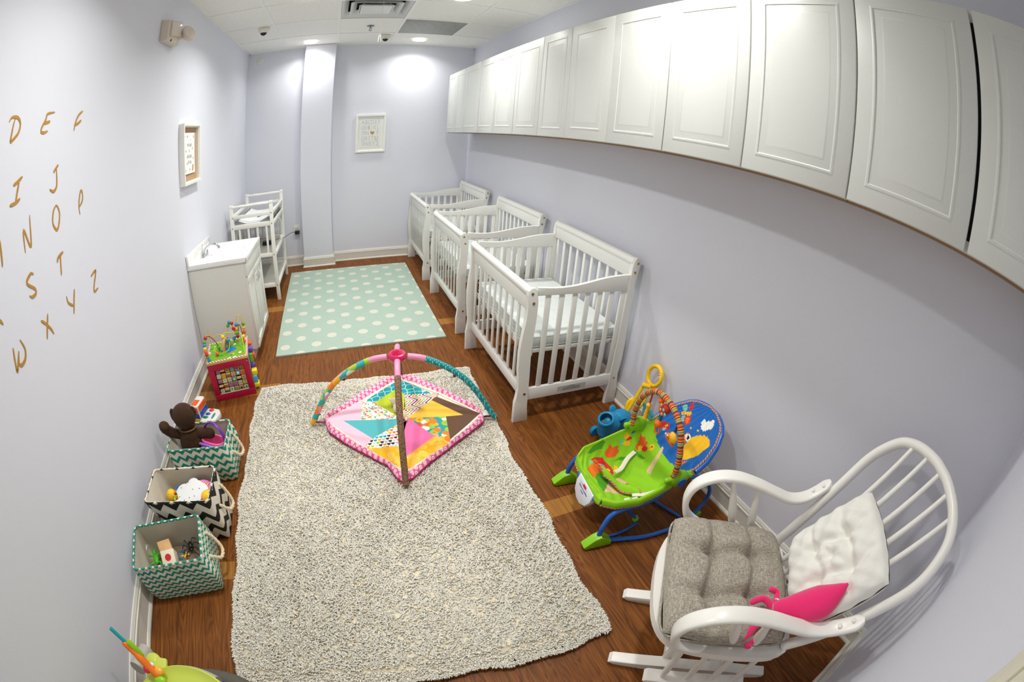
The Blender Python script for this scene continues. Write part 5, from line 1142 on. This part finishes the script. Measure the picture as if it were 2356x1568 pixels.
for i in range(NS_+1):
    for j in range(NT_+1):
        s_, t_ = i/NS_, -1+2*j/NT_; p = S(s_, t_); p.z += wr(s_, t_)*(1-abs(t_)**6); vs[i][j] = b.bm.verts.new(p)
for i in range(NS_):
    for j in range(NT_):
        f = b.bm.faces.new([vs[i][j], vs[i+1][j], vs[i+1][j+1], vs[i][j+1]]); s_ = (i+.5)/NS_; t_ = -1+2*(j+.5)/NT_
        f.material_index = cell.get((i, j), order.index('blue') if s_ > .735+.05*t_*t_ else 0)
b.build('fabric_seat', bmats, bo, smooth=70, solid=.008)
# twisted piping round the edge
g = G('piping', .7).uv(); q = g.m('FRACT', g.m('ADD', g.m('MULTIPLY', g.x, 34.0), g.y)); pipem = g.done(g.ramp(q, [(0, srgb('d83818')), (.22, srgb('f0b41c')), (.42, srgb('2458a8')), (.6, srgb('e86c18')), (.8, srgb('68b4b0'))], True))
def drop(s): return max(0, min(1, (.72-s)/.12))*.036
def Eg(s, sd): return S(s, sd)+Vector((0, sd*.005*drop(s)/.036, -drop(s)))
edge = [Eg(k/40, -1) for k in range(41)]+[Eg(1-k/40, 1) for k in range(41)]+[S(0, 1-k/10)-Vector((.006, 0, .036)) for k in range(1, 10)]
b = B()
for sd in (-1, 1): b.grid(lambda u, v: S(u*.72, sd).lerp(Eg(u*.72, sd), v)+Vector((0, sd*.006*math.sin(PI*v), 0)), 50, 5)
b.grid(lambda u, v: S(0, 1-2*u)-Vector((.006*v, 0, .036*v)), 20, 4); b.build('side_flap', bmats[0], bo, smooth=70, solid=.006)
b = B(); b.tube(edge, .0055, 8, closed=True, uv=True); b.build('twisted_piping', pipem, bo, smooth=70)
bl = mat('blue_tube', (20, 96, 190), .25, coat=.3); lg = mat('lime_plastic', (132, 196, 16), .3)
# headrest shell rim
b = B(); hr = [S(.74+.26*k/20, -1)*1.0 for k in range(21)]+[S(1-.26*k/20, 1) for k in range(21)]; b.tube([p+Vector((.006, 0, -.008)) + Vector((0, .010 if p.y > 0 else -.010, 0)) for p in hr], .012, 12); b.build('headrest_frame', bl, bo, smooth=70)
for s_ in (-1, 1):
    b = B(); b.tube(bez([(.0, s_*.205, .022), (.10, s_*.222, .016), (.217, s_*.241, .014), (.354, s_*.238, .014), (.46, s_*.218, .018), (.535, s_*.20, .06), (.56, s_*.195, .13), (.53, s_*.193, .21), (.46, s_*.193, .275), (.38, s_*.193, .31), (.30, s_*.192, .328)], 7), .0105, 12); b.build('rocker_rail', bl, bo, smooth=70)
    b = B(); b.tube(bez([(-.025, s_*.203, .06), (-.018, s_*.20, .12), (.01, s_*.192, .18), (.06, s_*.190, .202), (.14, s_*.194, .212), (.22, s_*.194, .238), (.29, s_*.191, .305)], 7), .0115, 12); b.build('seat_rail', bl, bo, smooth=70)
    b = B(); b.tube(bez([(.02, s_*.19, .02), (.10, s_*.18, .010), (.165, s_*.165, .010), (.20, s_*.155, .020), (.19, s_*.155, .05), (.12, s_*.16, .14), (.07, s_*.17, .20)], 6), .0075, 10); kw = b.build('kick_stand', bl, bo, smooth=70)
    b = B(); b.box(.17, .195, s_*.155-.011, s_*.155+.011, .045, .07, .004); b.build('stand_clip', lg, kw)
    b = B(); b.prism([(-.085, .002), (-.095, .02), (-.05, .062), (-.02, .075), (-.008, .06), (.035, .03), (.04, .004)], lambda u, v: Vector((u, s_*.205-.022, v)), lambda u, v: Vector((u, s_*.205+.022, v)), bev=.006); b.build('front_foot', lg, bo)
    b = B(); b.ball((.295, s_*.197, .33), (.052, .026, .042), 20); b.box(.22, .37, s_*.197-.012, s_*.197+.012, .318, .345, .010, seg=3); hb = b.build('side_hub', lg, bo, smooth=60)
    b = B(); b.cyl((.30, s_*.218, .325), (.30, s_*.226, .325), .022, 24); b.build('hub_disc', bl, hb)
b = B(); b.tube(bez([(.44, -.19, .012), (.40, -.12, .011), (.36, -.04, .011), (.36, .04, .011), (.40, .12, .011), (.44, .19, .012)], 6), .0075, 10); b.build('cross_wire', bl, bo, smooth=70)
b = B(); b.box(.42, .47, -.225, -.205, .0, .02, .004); b.box(.50, .55, -.215, -.195, .0, .03, .004); b.build('rear_stop', lg, bo)
b = B(); b.tube(bez([(-.015, -.12, .19), (-.03, -.06, .18), (-.03, .06, .18), (-.015, .12, .19)], 6), .011, 10); b.build('front_rail', bl, bo, smooth=70)
# vibration unit
b = B(); M = basis((-.035, -.01, .16), (0, 1, 0), (.25, 0, .97))
b.prism([(-.075, .04), (.075, .04), (.078, .0), (.06, -.04), (.02, -.062), (-.02, -.062), (-.06, -.04), (-.078, .0)], lambda u, v: M @ Vector((u, v, -.012)), lambda u, v: M @ Vector((u, v, .012)), bev=.005); un = b.build('vibration_unit', mat('unit_white', (226, 228, 236), .35), bo)
b = B(); b.box(-.014, .014, .018, .030, -.0125-.001, -.012, M=M); b.build('red_badge', mat('badge_red', (200, 24, 30), .4), un)
b = B(); Mt = M @ basis((0, 0, -.0128), (-1, 0, 0), (0, 1, 0)); text_into(b, 'infant-to-toddler', .013, Mt @ Matrix.Translation((0, .006, 0))); text_into(b, 'rocker', .011, Mt @ Matrix.Translation((0, -.008, 0))); b.build('unit_print', mat('print_blue', (40, 70, 160), .5), un, smooth=0)
# harness
web = mat('webbing', (228, 222, 206), .8)
b = B(); b.tube(bez([S(.32, .15)+Vector((0, 0, .045)), S(.40, .25)+Vector((0, 0, .03)), S(.48, .40)+Vector((0, 0, .035)), S(.56, .52)+Vector((0, 0, .012))], 6), .011, 8, flat=.2, upd=(0, 0, 1)); b.build('harness_strap', web, bo)
b = B(); b.tube(bez([S(.34, -.45)+Vector((0, 0, .03)), S(.42, -.58)+Vector((0, 0, .03)), S(.50, -.70)+Vector((0, 0, .02))], 6), .010, 8, flat=.2, upd=(0, 0, 1)); b.build('harness_strap', web, bo)
b = B()
def cp(u, v): p = S(.20+.20*u, .25-.65*u+.28*(v-.5)); return p+Vector((0, 0, .022+.022*math.sin(PI*v)+.006*math.sin(9*u)))
b.grid(cp, 20, 10); b.build('crotch_pad', bmats[0], bo, smooth=70, solid=.006)
b = B(); b.tube([cp(k/16, 0) for k in range(17)]+[cp(1, k/8) for k in range(1, 9)]+[cp(1-k/16, 1) for k in range(1, 17)]+[cp(0, 1-k/8) for k in range(1, 8)], .005, 8, closed=True, uv=True); b.build('pad_piping', pipem, bo, smooth=70)
for (s_, t_) in ((.33, -.62), (.24, -.72)):
    p = S(s_, t_)+Vector((0, 0, .02)); b = B(); b.box(p.x-.014, p.x+.014, p.y-.009, p.y+.009, p.z-.005, p.z+.005, .003); b.build('buckle', whiteg, bo)
# toy bar
g = G('striped_sleeve', .85).uv(); q = g.m('FRACT', g.m('MULTIPLY', g.x, 21.0))
sl = g.done(g.ramp(q, [(0, srgb('b83018')), (.14, srgb('e8982c')), (.24, srgb('7c1c2c')), (.34, srgb('e0a42c')), (.44, srgb('4a9088')), (.54, srgb('c8b424')), (.64, srgb('9c2420')), (.74, srgb('34487c')), (.84, srgb('e07828'))], True)); 
b = B(); bar = bez([(.262, .190, .335), (.262, .198, .40), (.262, .180, .49), (.262, .122, .568), (.262, .06, .602), (.262, -.008, .606), (.262, -.076, .592), (.262, -.138, .548), (.262, -.183, .457), (.262, -.198, .375), (.262, -.190, .335)], 8)
b.tube(bar, [.0135+.0012*math.sin(k*1.7) for k in range(len(bar))], 14, uv=True); tb = b.build('toy_bar', sl, bo, smooth=70)
def sub(name, f, m, sm=60):
    b = B(); f(b); return b.build(name, m, tb, smooth=sm)
felt_teal = mat('felt_teal', (40, 140, 150), .9); by = mat('bee_yellow', (244, 176, 20), .6)
sub('hanging_ribbon', lambda b: b.tube([(.262, .105, .575), (.262, .108, .52)], .004, 6), mat('ribbon_red', (190, 20, 30), .7))
sub('bee_body', lambda b: (b.ball((.262, .110, .503), (.013, .013, .012), 14), b.lathe([(.006, .0), (.010, -.008), (.008, -.014), (.012, -.022), (.009, -.03), (.013, -.038), (.010, -.05), (.014, -.06), (.0, -.068)], (.262, .110, .495), 14)), by)
for s_ in (-1, 1): sub('bee_wing', lambda b: (b.ball((.262+.004, .110+s_*.030, .475), (.004, .022, .014), 14), b.ball((.262+.004, .110+s_*.026, .452), (.004, .017, .012), 14)), felt_teal)
Ml = Matrix.Rotation(R(-38), 4, 'X')
sub('ladybug_shell', lambda b: b.ball((.262, -.004, .560), (.018, .040, .024), 18, M=Ml), mat('bug_red', (186, 26, 22), .5))
sub('ladybug_head', lambda b: (b.ball((.262, .034, .578), (.014, .014, .014), 14)), mat('bug_orange', (240, 96, 20), .5))
for (dy, dz, cc) in ((.012, .018, 'e8a020'), (-.010, .006, '68c0c8'), (-.006, -.016, 'e8a020'), (-.026, -.006, '68c0c8'), (.010, -.004, 'e8a020')):
    sub('spot', lambda b: b.ball((.262-.0165, -.004+dy, .560+dz), (.003, .008, .008), 12), mat('spot_'+cc, cc, .6))
sub('hanging_ribbon', lambda b: b.tube([(.262, .004, .545), (.264, .006, .49)], .005, 8), mat('ribbon_blue', (30, 80, 110), .7))
sub('clicker', lambda b: (b.ball((.262, .010, .475), (.016, .024, .018), 14, M=Ml), b.tube([(.262, .006+.016*math.cos(a), .446+.018*math.sin(a)) for a in [2*PI*k/18 for k in range(18)]], .004, 8, closed=True)), mat('felt_orange', (244, 104, 20), .8))
sub('hanging_ribbon', lambda b: b.tube([(.262, -.110, .566), (.262, -.108, .52)], .005, 8), mat('ribbon_navy', (30, 60, 140), .7))
sub('snail_shell', lambda b: b.lathe([(0, -.012), (.020, -.010), (.026, 0), (.020, .010), (0, .013)], (.262, -.108, .490), 24, 'x'), mat('snail_yellow', (246, 190, 20), .3, coat=.4))
sub('snail_body', lambda b: (b.ball((.258, -.082, .478), (.012, .017, .016), 14), b.ball((.262, -.098, .466), (.011, .032, .009), 14, M=Matrix.Rotation(.3, 4, 'X'))), mat('bug_orange', (240, 96, 20), .5))
for d_ in (-.006, .007): sub('snail_eye', lambda b: b.ball((.247, -.080+d_, .488), (.004, .005, .005), 10), whiteg)

# ================================================ blue elephant push toy
el = thing('elephant_toy', 'blue elephant push toy with a raised trunk and yellow handle behind the rocker seat', 'toy', (2.50, 1.83, 0), .0)
eb = mat('elephant_blue', (16, 142, 196), .35, bump=.08, bscale=120); ed = mat('elephant_dark', (6, 92, 120), .5); yl = mat('handle_yellow', (250, 200, 10), .3)
b = B()
b.ball((-.035, -.015, .120), (.064, .064, .066), 24); b.ball((.055, .01, .10), (.085, .060, .065), 24); b.ball((-.065, -.03, .09), (.045, .045, .05), 20)
b.build('body', eb, el, smooth=80)
b = B(); Mt = Matrix.Rotation(R(-22), 4, 'Y') @ Matrix.Rotation(R(14), 4, 'X')
b.lathe([(.052, -.04), (.048, .01), (.041, .05), (.039, .068), (.046, .074), (.047, .086), (.042, .092), (.034, .089)], (-.068, -.032, .115), 28, M=Mt, caps=False)
b.build('trunk', eb, el, smooth=60)
b = B(); b.lathe([(.0342, .0892), (.032, .08), (.031, .045), (0, .042)], (-.068, -.032, .115), 28, M=Mt, caps=False); b.build('trunk_inside', ed, el)
for s_ in (-1, 1):
    b = B(); b.ball((.02, s_*.052-.005, .155), (.024, .008, .030), 16, M=Matrix.Rotation(s_*-.5, 4, 'X')); b.ball((.014, s_*.056-.005, .156), (.016, .006, .021), 14, M=Matrix.Rotation(s_*-.5, 4, 'X'), mi=1); b.build('ear', [eb, ed], el, smooth=60)
b = B(); b.ball((-.048, -.068, .135), (.007, .005, .009), 12); ey = b.build('eye', whiteg, el)
b = B(); b.ball((-.049, -.0725, .134), (.004, .002, .005), 10); b.build('pupil', black, ey)
for (x, y) in ((-.075, -.055), (-.075, .045), (.10, -.05), (.10, .06)):
    b = B(); b.cyl((x, y-.012, .030), (x, y+.012, .030), .030, 20); b.build('wheel', eb, el)
b = B(); b.box(-.06, .11, -.045, .05, .03, .06, .01); b.build('chassis', mat('chassis_orange', (232, 80, 30), .4), el)
def HP(x, y, z): return (x-2.50, y-1.83, z)
b = B(); b.tube(bez([HP(2.60, 1.845, .13), HP(2.605, 1.86, .17), HP(2.62, 1.865, .20), HP(2.64, 1.86, .215)], 5), .012, 12)
b.tube(bez([HP(2.60, 1.845, .14), HP(2.63, 1.84, .22), HP(2.660, 1.835, .30), HP(2.672, 1.83, .335)], 6), .012, 12, flat=.7); b.tube(bez([HP(2.62, 1.81, .14), HP(2.655, 1.795, .22), HP(2.680, 1.79, .30), HP(2.690, 1.79, .335)], 6), .012, 12, flat=.7)
b.tube(bez([HP(2.662, 1.835, .32), HP(2.685, 1.79, .33)], 3), .014, 10)
ringp = [Vector(HP(2.700, 1.800, .392))+Vector((0, 1, 0))*.053*math.cos(a)+Vector((.22, 0, .97))*.056*math.sin(a) for a in [2*PI*k/32 for k in range(32)]]
b.tube(ringp, .0115, 12, closed=True)
for k in range(7):
    a = R(20+k*14); p = Vector(HP(2.700, 1.800, .392))+Vector((0, 1, 0))*-.050*math.cos(a)+Vector((.22, 0, .97))*.062*math.sin(a); b.ball(p, (.0135, .0135, .004), 12)
b.build('push_handle', yl, el, smooth=60)

# ================================================ white glider chair
rc = thing('glider_chair', 'white wooden hoop-back glider chair in the near right corner', 'chair', (2.135, .575, 0), 2.424)
# local x forward; local y = -(lateral towards the far side)
def Pc(f_, l_, z): return (f_, -l_, z)
cm = mat('chair_white', (240, 238, 232), .3)
b = B(); outl = [(.300, -.04), (.300, .06), (.285, .145), (.245, .215), (.18, .250), (.06, .262), (-.10, .268), (-.17, .255), (-.195, .21), (-.20, .0), (-.195, -.21), (-.17, -.255), (-.10, -.272), (.06, -.270), (.18, -.255), (.245, -.222), (.285, -.150)]
outs = [(p.x, p.y) for p in bez([(a, c, 0) for a, c in outl], 4, closed=True)]
b.prism(outs, lambda u, v: Vector(Pc(u, v, .372)), lambda u, v: Vector(Pc(u, v, .405)), bev=.010); b.build('seat', cm, rc)
F0, SLP = -.17, .55
def hoopP(l_, z, off=0): return Vector(Pc(F0-(z-.40)*SLP+off, l_, z))
hp = [(.225, .405), (.245, .50), (.262, .60), (.276, .70), (.284, .79), (.268, .86), (.225, .925), (.150, .965), (.060, .985), (0, .988)]
hoop = bez([hoopP(l_, z) for l_, z in hp]+[hoopP(-l_, z) for l_, z in hp[-2::-1]], 6)
b = B(); b.tube(hoop, .019, 14, flat=1.1, upd=(1, 0, .55)); b.build('hoop_back', cm, rc, smooth=70)
for (lb, lt, zt) in ((-.125, -.165, .950), (-.063, -.085, .972), (0, 0, .978), (.063, .088, .972), (.125, .170, .946)):
    b = B(); p, q = hoopP(lb, .405), hoopP(lt, zt); mid = [p.lerp(q, t_) for t_ in (0, .15, .35, .6, 1)]; b.tube(mid, [.010, .0125, .013, .0115, .009], 12); b.build('spindle', cm, rc, smooth=70)
for s_ in (-1, 1):
    arm = [(.115, .412), (.17, .420), (.222, .455), (.246, .52), (.235, .585), (.185, .632), (.11, .650), (.02, .637), (-.07, .610), (-.14, .592), (-.20, .600), (-.25, .630), (-.292, .672)]
    lat = [.245, .25, .256, .262, .265, .266, .266, .266, .268, .270, .276, .286, .296]
    P = bez([Pc(f_, s_*l_, z) for (f_, z), l_ in zip(arm, lat)], 6); b = B(); n_ = len(P)
    rings = []
    for i, p in enumerate(P):
        d_ = (P[min(n_-1, i+1)]-P[max(0, i-1)]).normalized(); sd = Vector((0, 1, 0)); up_ = d_.cross(sd).normalized(); sd = up_.cross(d_).normalized(); e_ = min(1, .35+min(i, n_-1-i)*.25); ww, tt_ = .027*e_, .0115
        ring = []
        for k in range(16):
            a = 2*PI*k/16; ca, sa = math.cos(a), math.sin(a)
            ring.append(b.bm.verts.new(p+sd*ww*math.copysign(abs(ca)**.5, ca)+up_*tt_*math.copysign(abs(sa)**.7, sa)))
        rings.append(ring)
    for r0, r1 in zip(rings, rings[1:]):
        for k in range(16): b.bm.faces.new([r0[k], r0[(k+1) % 16], r1[(k+1) % 16], r1[k]])
    b.bm.faces.new(rings[0][::-1]); b.bm.faces.new(rings[-1]); am = b.build('armrest', cm, rc, smooth=60)
    b = B()
    for (f_, z) in ((-.262, .645), (-.228, .618)):
        p = Vector(Pc(f_, s_*.285, z+.012)); b.ball(p, (.009, .009, .006), 12)
    b.ball(Pc(.12, s_*.245, .426), (.009, .009, .006), 12); b.build('screw_caps', cm, am)
    for (f0, f1, z1) in ((.045, .115, .640), (-.025, .01, .625)):
        b = B(); p, q = Vector(Pc(f0-.02, s_*.238, .405)), Vector(Pc(f1, s_*.262, z1)); b.tube([p.lerp(q, t_) for t_ in (0, .12, .3, .5, .72, .88, 1)], [.008, .010, .015, .016, .012, .009, .007], 12); b.build('arm_spindle', cm, rc, smooth=70)
    b = B(); b.prism([(-.19, 0), (.19, 0), (.20, .015), (.19, .03), (-.19, .03), (-.20, .015)], lambda u, v: Vector(Pc(u, s_*.205, .072+v)), lambda u, v: Vector(Pc(u, s_*.260, .072+v)), bev=.006); b.build('swing_rail', cm, rc)
    for k in range(4):
        f_ = .135-.093*k; b = B(); b.tube([Pc(f_, s_*.233, .095), Pc(f_+.008, s_*.238, .16), Pc(f_+.018, s_*.24, .24), Pc(f_+.03, s_*.242, .375)], [.009, .0125, .012, .009], 12); b.build('rail_spindle', cm, rc, smooth=70)
    b = B(); b.prism([(-.33, .004), (-.325, .028), (-.12, .058), (.12, .058), (.315, .034), (.325, .018), (.30, .0), (-.30, .0)], lambda u, v: Vector(Pc(u, s_*.130, v)), lambda u, v: Vector(Pc(u, s_*.175, v)), bev=.004); b.build('base_foot', cm, rc)
b = B(); b.box(-.12, -.07, -.16, .16, .02, .055, .004); b.box(.07, .12, -.16, .16, .02, .055, .004); b.build('base_crossbar', cm, rc)
for f_ in (-.12, .12):
    b = B(); b.box(f_-.012, f_+.012, -.14, -.12, .05, .34, .004); b.box(f_-.012, f_+.012, .12, .14, .05, .34, .004); b.build('swing_arm', cm, rc)
b = B(); b.box(-.14, .14, -.15, .15, .33, .372, .006); b.build('seat_frame', cm, rc)

# cushions
def cushion(nu, nv, hx, hy, h, tufts, rc_=.5, puff=1.0):
    def f(u, v, side):
        x, y = (2*u-1), (2*v-1); r_ = max(abs(x), abs(y)); e = (1-abs(x)**5)*(1-abs(y)**5); z = h*max(0, e)**.42
        for (tx, ty, dp, sg) in tufts: z -= dp*math.exp(-((x-tx)**2+(y-ty)**2)/sg)
        k = 1-.035*(x*x*y*y)
        return Vector((x*hx*(1+.05*(1-y*y))*k, y*hy*(1+.04*(1-x*x))*k, max(z, .004)*side))
    return f
def cushion_mesh(f, M, n=44, grooves=None):
    b = B()
    for side in (1, -1):
        b.grid(lambda u, v: M @ (f(u, v, side)+Vector((0, 0, grooves(2*u-1, 2*v-1) if grooves and side > 0 else 0))), n, n)
    bmesh.ops.remove_doubles(b.bm, verts=b.bm.verts, dist=.0022); return b
g = G('tweed', .95); w1 = g.noise(330, 1, .16, 1, 3); w2 = g.noise(330, .16, 1, 1, 3, off=7)
tw_ = g.m('ADD', g.m('MULTIPLY', w1, .5), g.m('MULTIPLY', w2, .5)); g.bump(tw_, .7, .003)
tweed = g.done(g.ramp(tw_, [(.34, srgb((122, 114, 102))), (.5, srgb((160, 153, 140))), (.66, srgb((194, 187, 174)))]))
gc = thing('seat_cushion', 'grey tweed tufted cushion on the seat of the white glider chair', 'cushion', (2.135, .575, .405), 2.424)
tf = [(.35, .33, .030, .018), (.35, -.33, .030, .018), (-.35, .33, .030, .018), (-.35, -.33, .030, .018)]
def groove(x, y):
    d = 0
    for c_ in (-.35, .35): d += .024*math.exp(-((x-c_-.05*math.sin(y*4))/.075)**2)*(1-y**4)+.024*math.exp(-((y-c_-.05*math.sin(x*4))/.075)**2)*(1-x**4)
    return -d
b = cushion_mesh(cushion(44, 44, .205, .232, .064, tf), Matrix.Translation((.07, .018, .054)) @ Matrix.Rotation(-.02, 4, 'Y'), 60, groove)
b.build('cushion_body', tweed, gc, smooth=80)
b = B(); b.tube([Matrix.Translation((.07, .018, .054)) @ Vector((.2195*math.copysign(abs(math.cos(a))**.24, math.cos(a))*.97, .245*math.copysign(abs(math.sin(a))**.24, math.sin(a))*.97, 0)) for a in [2*PI*k/120 for k in range(120)]], .0042, 8, closed=True); b.build('cushion_piping', tweed, gc, smooth=70)
bc = thing('back_cushion', 'white tufted pillow leaning on the back of the glider chair', 'cushion', (2.135, .575, .405), 2.424)
Mb = Matrix(basis(hoopP(-.055, .645, .062)-Vector((0, 0, .405)), (0, 1, 0), (-.482, 0, .876))) @ Matrix.Rotation(-.10, 4, 'Z')
tf2 = [(.33, .33, .026, .012), (.33, -.33, .026, .012), (-.33, .33, .026, .012), (-.33, -.33, .026, .012), (0, 0, .02, .010)]
def groove2(x, y):
    d = 0
    for c_ in (-.33, .33): d += .017*math.exp(-((x-c_-.07*math.sin(y*5))/.08)**2)*(1-y**4)+.017*math.exp(-((y-c_-.07*math.sin(x*5+1))/.08)**2)*(1-x**4)
    for (tx, ty, _, _) in tf2:
        r2 = (x-tx)**2+(y-ty)**2; d += .0045*math.cos(7*math.atan2(y-ty, x-tx)+tx*9+ty*5)*math.exp(-r2/.09)*min(1, r2*40)
    return -d+.003*math.sin(x*9+y*13)+.002*math.sin(x*21-y*17)
b = cushion_mesh(cushion(44, 44, .178, .172, .060, tf2), Mb, 54, groove2)
b.build('cushion_body', mat('pillow_white', (236, 235, 228), .95, sheen=.3, bump=.9, bscale=22), bc, smooth=80)
b = B(); b.box(-.195, -.165, -.012, .012, -.003, .003, .001, M=Mb @ Matrix.Translation((0, -.12, 0))); b.build('care_label', whiteg, bc)

# pink plush
pp_ = thing('pink_plush', 'bright pink plush toy with a pointed body lying between cushion and near armrest', 'soft toy', (2.135, .575, .50), 2.424)
pm_ = mat('plush_pink', (236, 36, 112), .95, sheen=.5, bump=.3, bscale=240)
ax = [(-.03, -.188, .068), (-.08, -.192, .085), (-.125, -.195, .10), (-.165, -.197, .125), (-.190, -.196, .165), (-.205, -.195, .215)]
b = B(); P = bez([Pc(*p) for p in ax], 5); n_ = len(P); rr0 = [.022+.034*math.sin(PI*min(1, (i/n_)*.62+.05)) if i/n_ < .78 else .0 for i in range(n_)]
rr0 = [(.022+.036*math.sin(PI*.5*min(1, (i/(n_-1))/.55)))*(1 if i/(n_-1) < .6 else max(.08, 1-((i/(n_-1)-.6)/.4)**1.5)) for i in range(n_)]
b.tube(P, rr0, 18, flat=.8); b.build('body', pm_, pp_, smooth=80)
for (pts_, r_) in (([(-.04, -.165, .045), (-.01, -.14, .05), (.03, -.15, .035)], .011), ([(-.05, -.155, .05), (-.06, -.115, .05), (-.03, -.105, .055)], .010), ([(-.03, -.175, .04), (.0, -.215, .01), (.02, -.24, -.02), (.045, -.235, -.03)], .013), ([(-.05, -.19, .04), (-.03, -.235, .0), (-.01, -.25, -.03), (.0, -.27, -.035)], .012)):
    b = B(); Q = bez([Pc(*p) for p in pts_], 5); b.tube(Q, [r_]*(len(Q)-2)+[r_*.9, r_*.4], 10); b.build('limb', pm_, pp_, smooth=80)
b = B(); b.tube([Vector(Pc(-.055+.006*math.cos(a), -.172+.030*math.cos(a), .048+.026*math.sin(a))) for a in [2*PI*k/24 for k in range(24)]], .003, 8, closed=True); b.build('white_trim', mat('trim_white_cloth', (236, 226, 226), .8), pp_)

# ================================================ baby floor seat at the lower left edge
fs = thing('baby_floor_seat', 'dark grey baby floor seat with a lime green toy tray by the left wall', 'baby seat', (.37, .60, 0))
gy = mat('seat_grey', (92, 88, 80), .8, bump=.2, bscale=200); lgz = mat('rim_grey', (176, 172, 164), .5)
b = B(); b.lathe([(.20, .0), (.285, .0), (.305, .03), (.31, .07), (.295, .105), (.265, .118), (.235, .10), (.21, .06), (.0, .05)], n=48); b.build('base_cushion', gy, fs, smooth=60)
b = B(); arc_ = [(-.02+.24*math.cos(a), .0+.24*math.sin(a), .205) for a in [R(60+k*5) for k in range(17)]]; b.tube(arc_, .020, 12, flat=1.6, upd=(0, 0, 1)); b.build('back_rim', lgz, fs, smooth=60)
b = B(); b.lathe([(.150, .10), (.165, .18), (.150, .20), (.12, .17), (.10, .12)], (0, 0, 0), 40, caps=False); b.build('inner_seat', mat('seat_inner', (60, 56, 50), .85), fs, smooth=60)
lm = mat('tray_lime', (200, 214, 84), .35); 
b = B(); b.lathe([(.0, .285), (.19, .285), (.215, .293), (.224, .306), (.218, .312), (.206, .304), (.185, .298), (.0, .296)], (.02, .0, 0), 56); b.ball((-.125, .235, .28), (.035, .035, .02), 20); b.box(-.15, -.06, .12, .25, .278, .296, .008); b.build('tray', lm, fs, smooth=50)
b = B(); 
for a in (45, 135, 225, 315): b.cyl((.02+.14*math.cos(R(a)), .14*math.sin(R(a)), .10), (.02+.14*math.cos(R(a)), .14*math.sin(R(a)), .29), .014, 12)
b.build('tray_post', lm, fs)
def FP(x, y, z): return (x-.37, y-.60, z)
b = B(); b.cyl(FP(.175, .90, .23), FP(.16, .80, .27), .030, 20); b.build('rim_cap', lgz, fs)
b = B(); b.tube([FP(.195, .852, .475), FP(.222, .835, .42)], .008, 10); b.build('teal_stick', mat('stick_teal', (10, 160, 165), .35), fs)
b = B(); b.tube(bez([FP(.212, .835, .425), FP(.245, .81, .385), FP(.275, .785, .345), FP(.30, .762, .318)], 5), [.005]+[.012]*5+[.0155]*5+[.016]*4+[.010], 12); b.build('carrot_body', mat('carrot_orange', (240, 118, 20), .35), fs, smooth=70)
b = B(); b.tube(bez([FP(.238, .838, .43), FP(.252, .826, .405), FP(.268, .815, .37)], 4), [.007, .011, .011, .011, .011, .010, .009, .007, .003][:9], 10, flat=.4); b.build('green_leaf', mat('leaf_lime', (150, 200, 24), .4), fs)
b = B(); b.ball(FP(.262, .775, .345), .014, 14); b.build('red_bead', mat('bead_crimson', (214, 24, 60), .2), fs)
b = B(); b.ball(FP(.302, .782, .33), (.022, .018, .014), 14); b.build('yellow_bead', mat('bead_amber', (244, 176, 60), .2), fs)
b = B(); b.ball(FP(.302, .752, .322), (.024, .018, .013), 14); b.build('green_bead', mat('bead_lime', (150, 210, 24), .3), fs)
b = B(); b.ball(FP(.283, .797, .345), (.012, .009, .008), 12); b.build('white_bead', whiteg, fs)
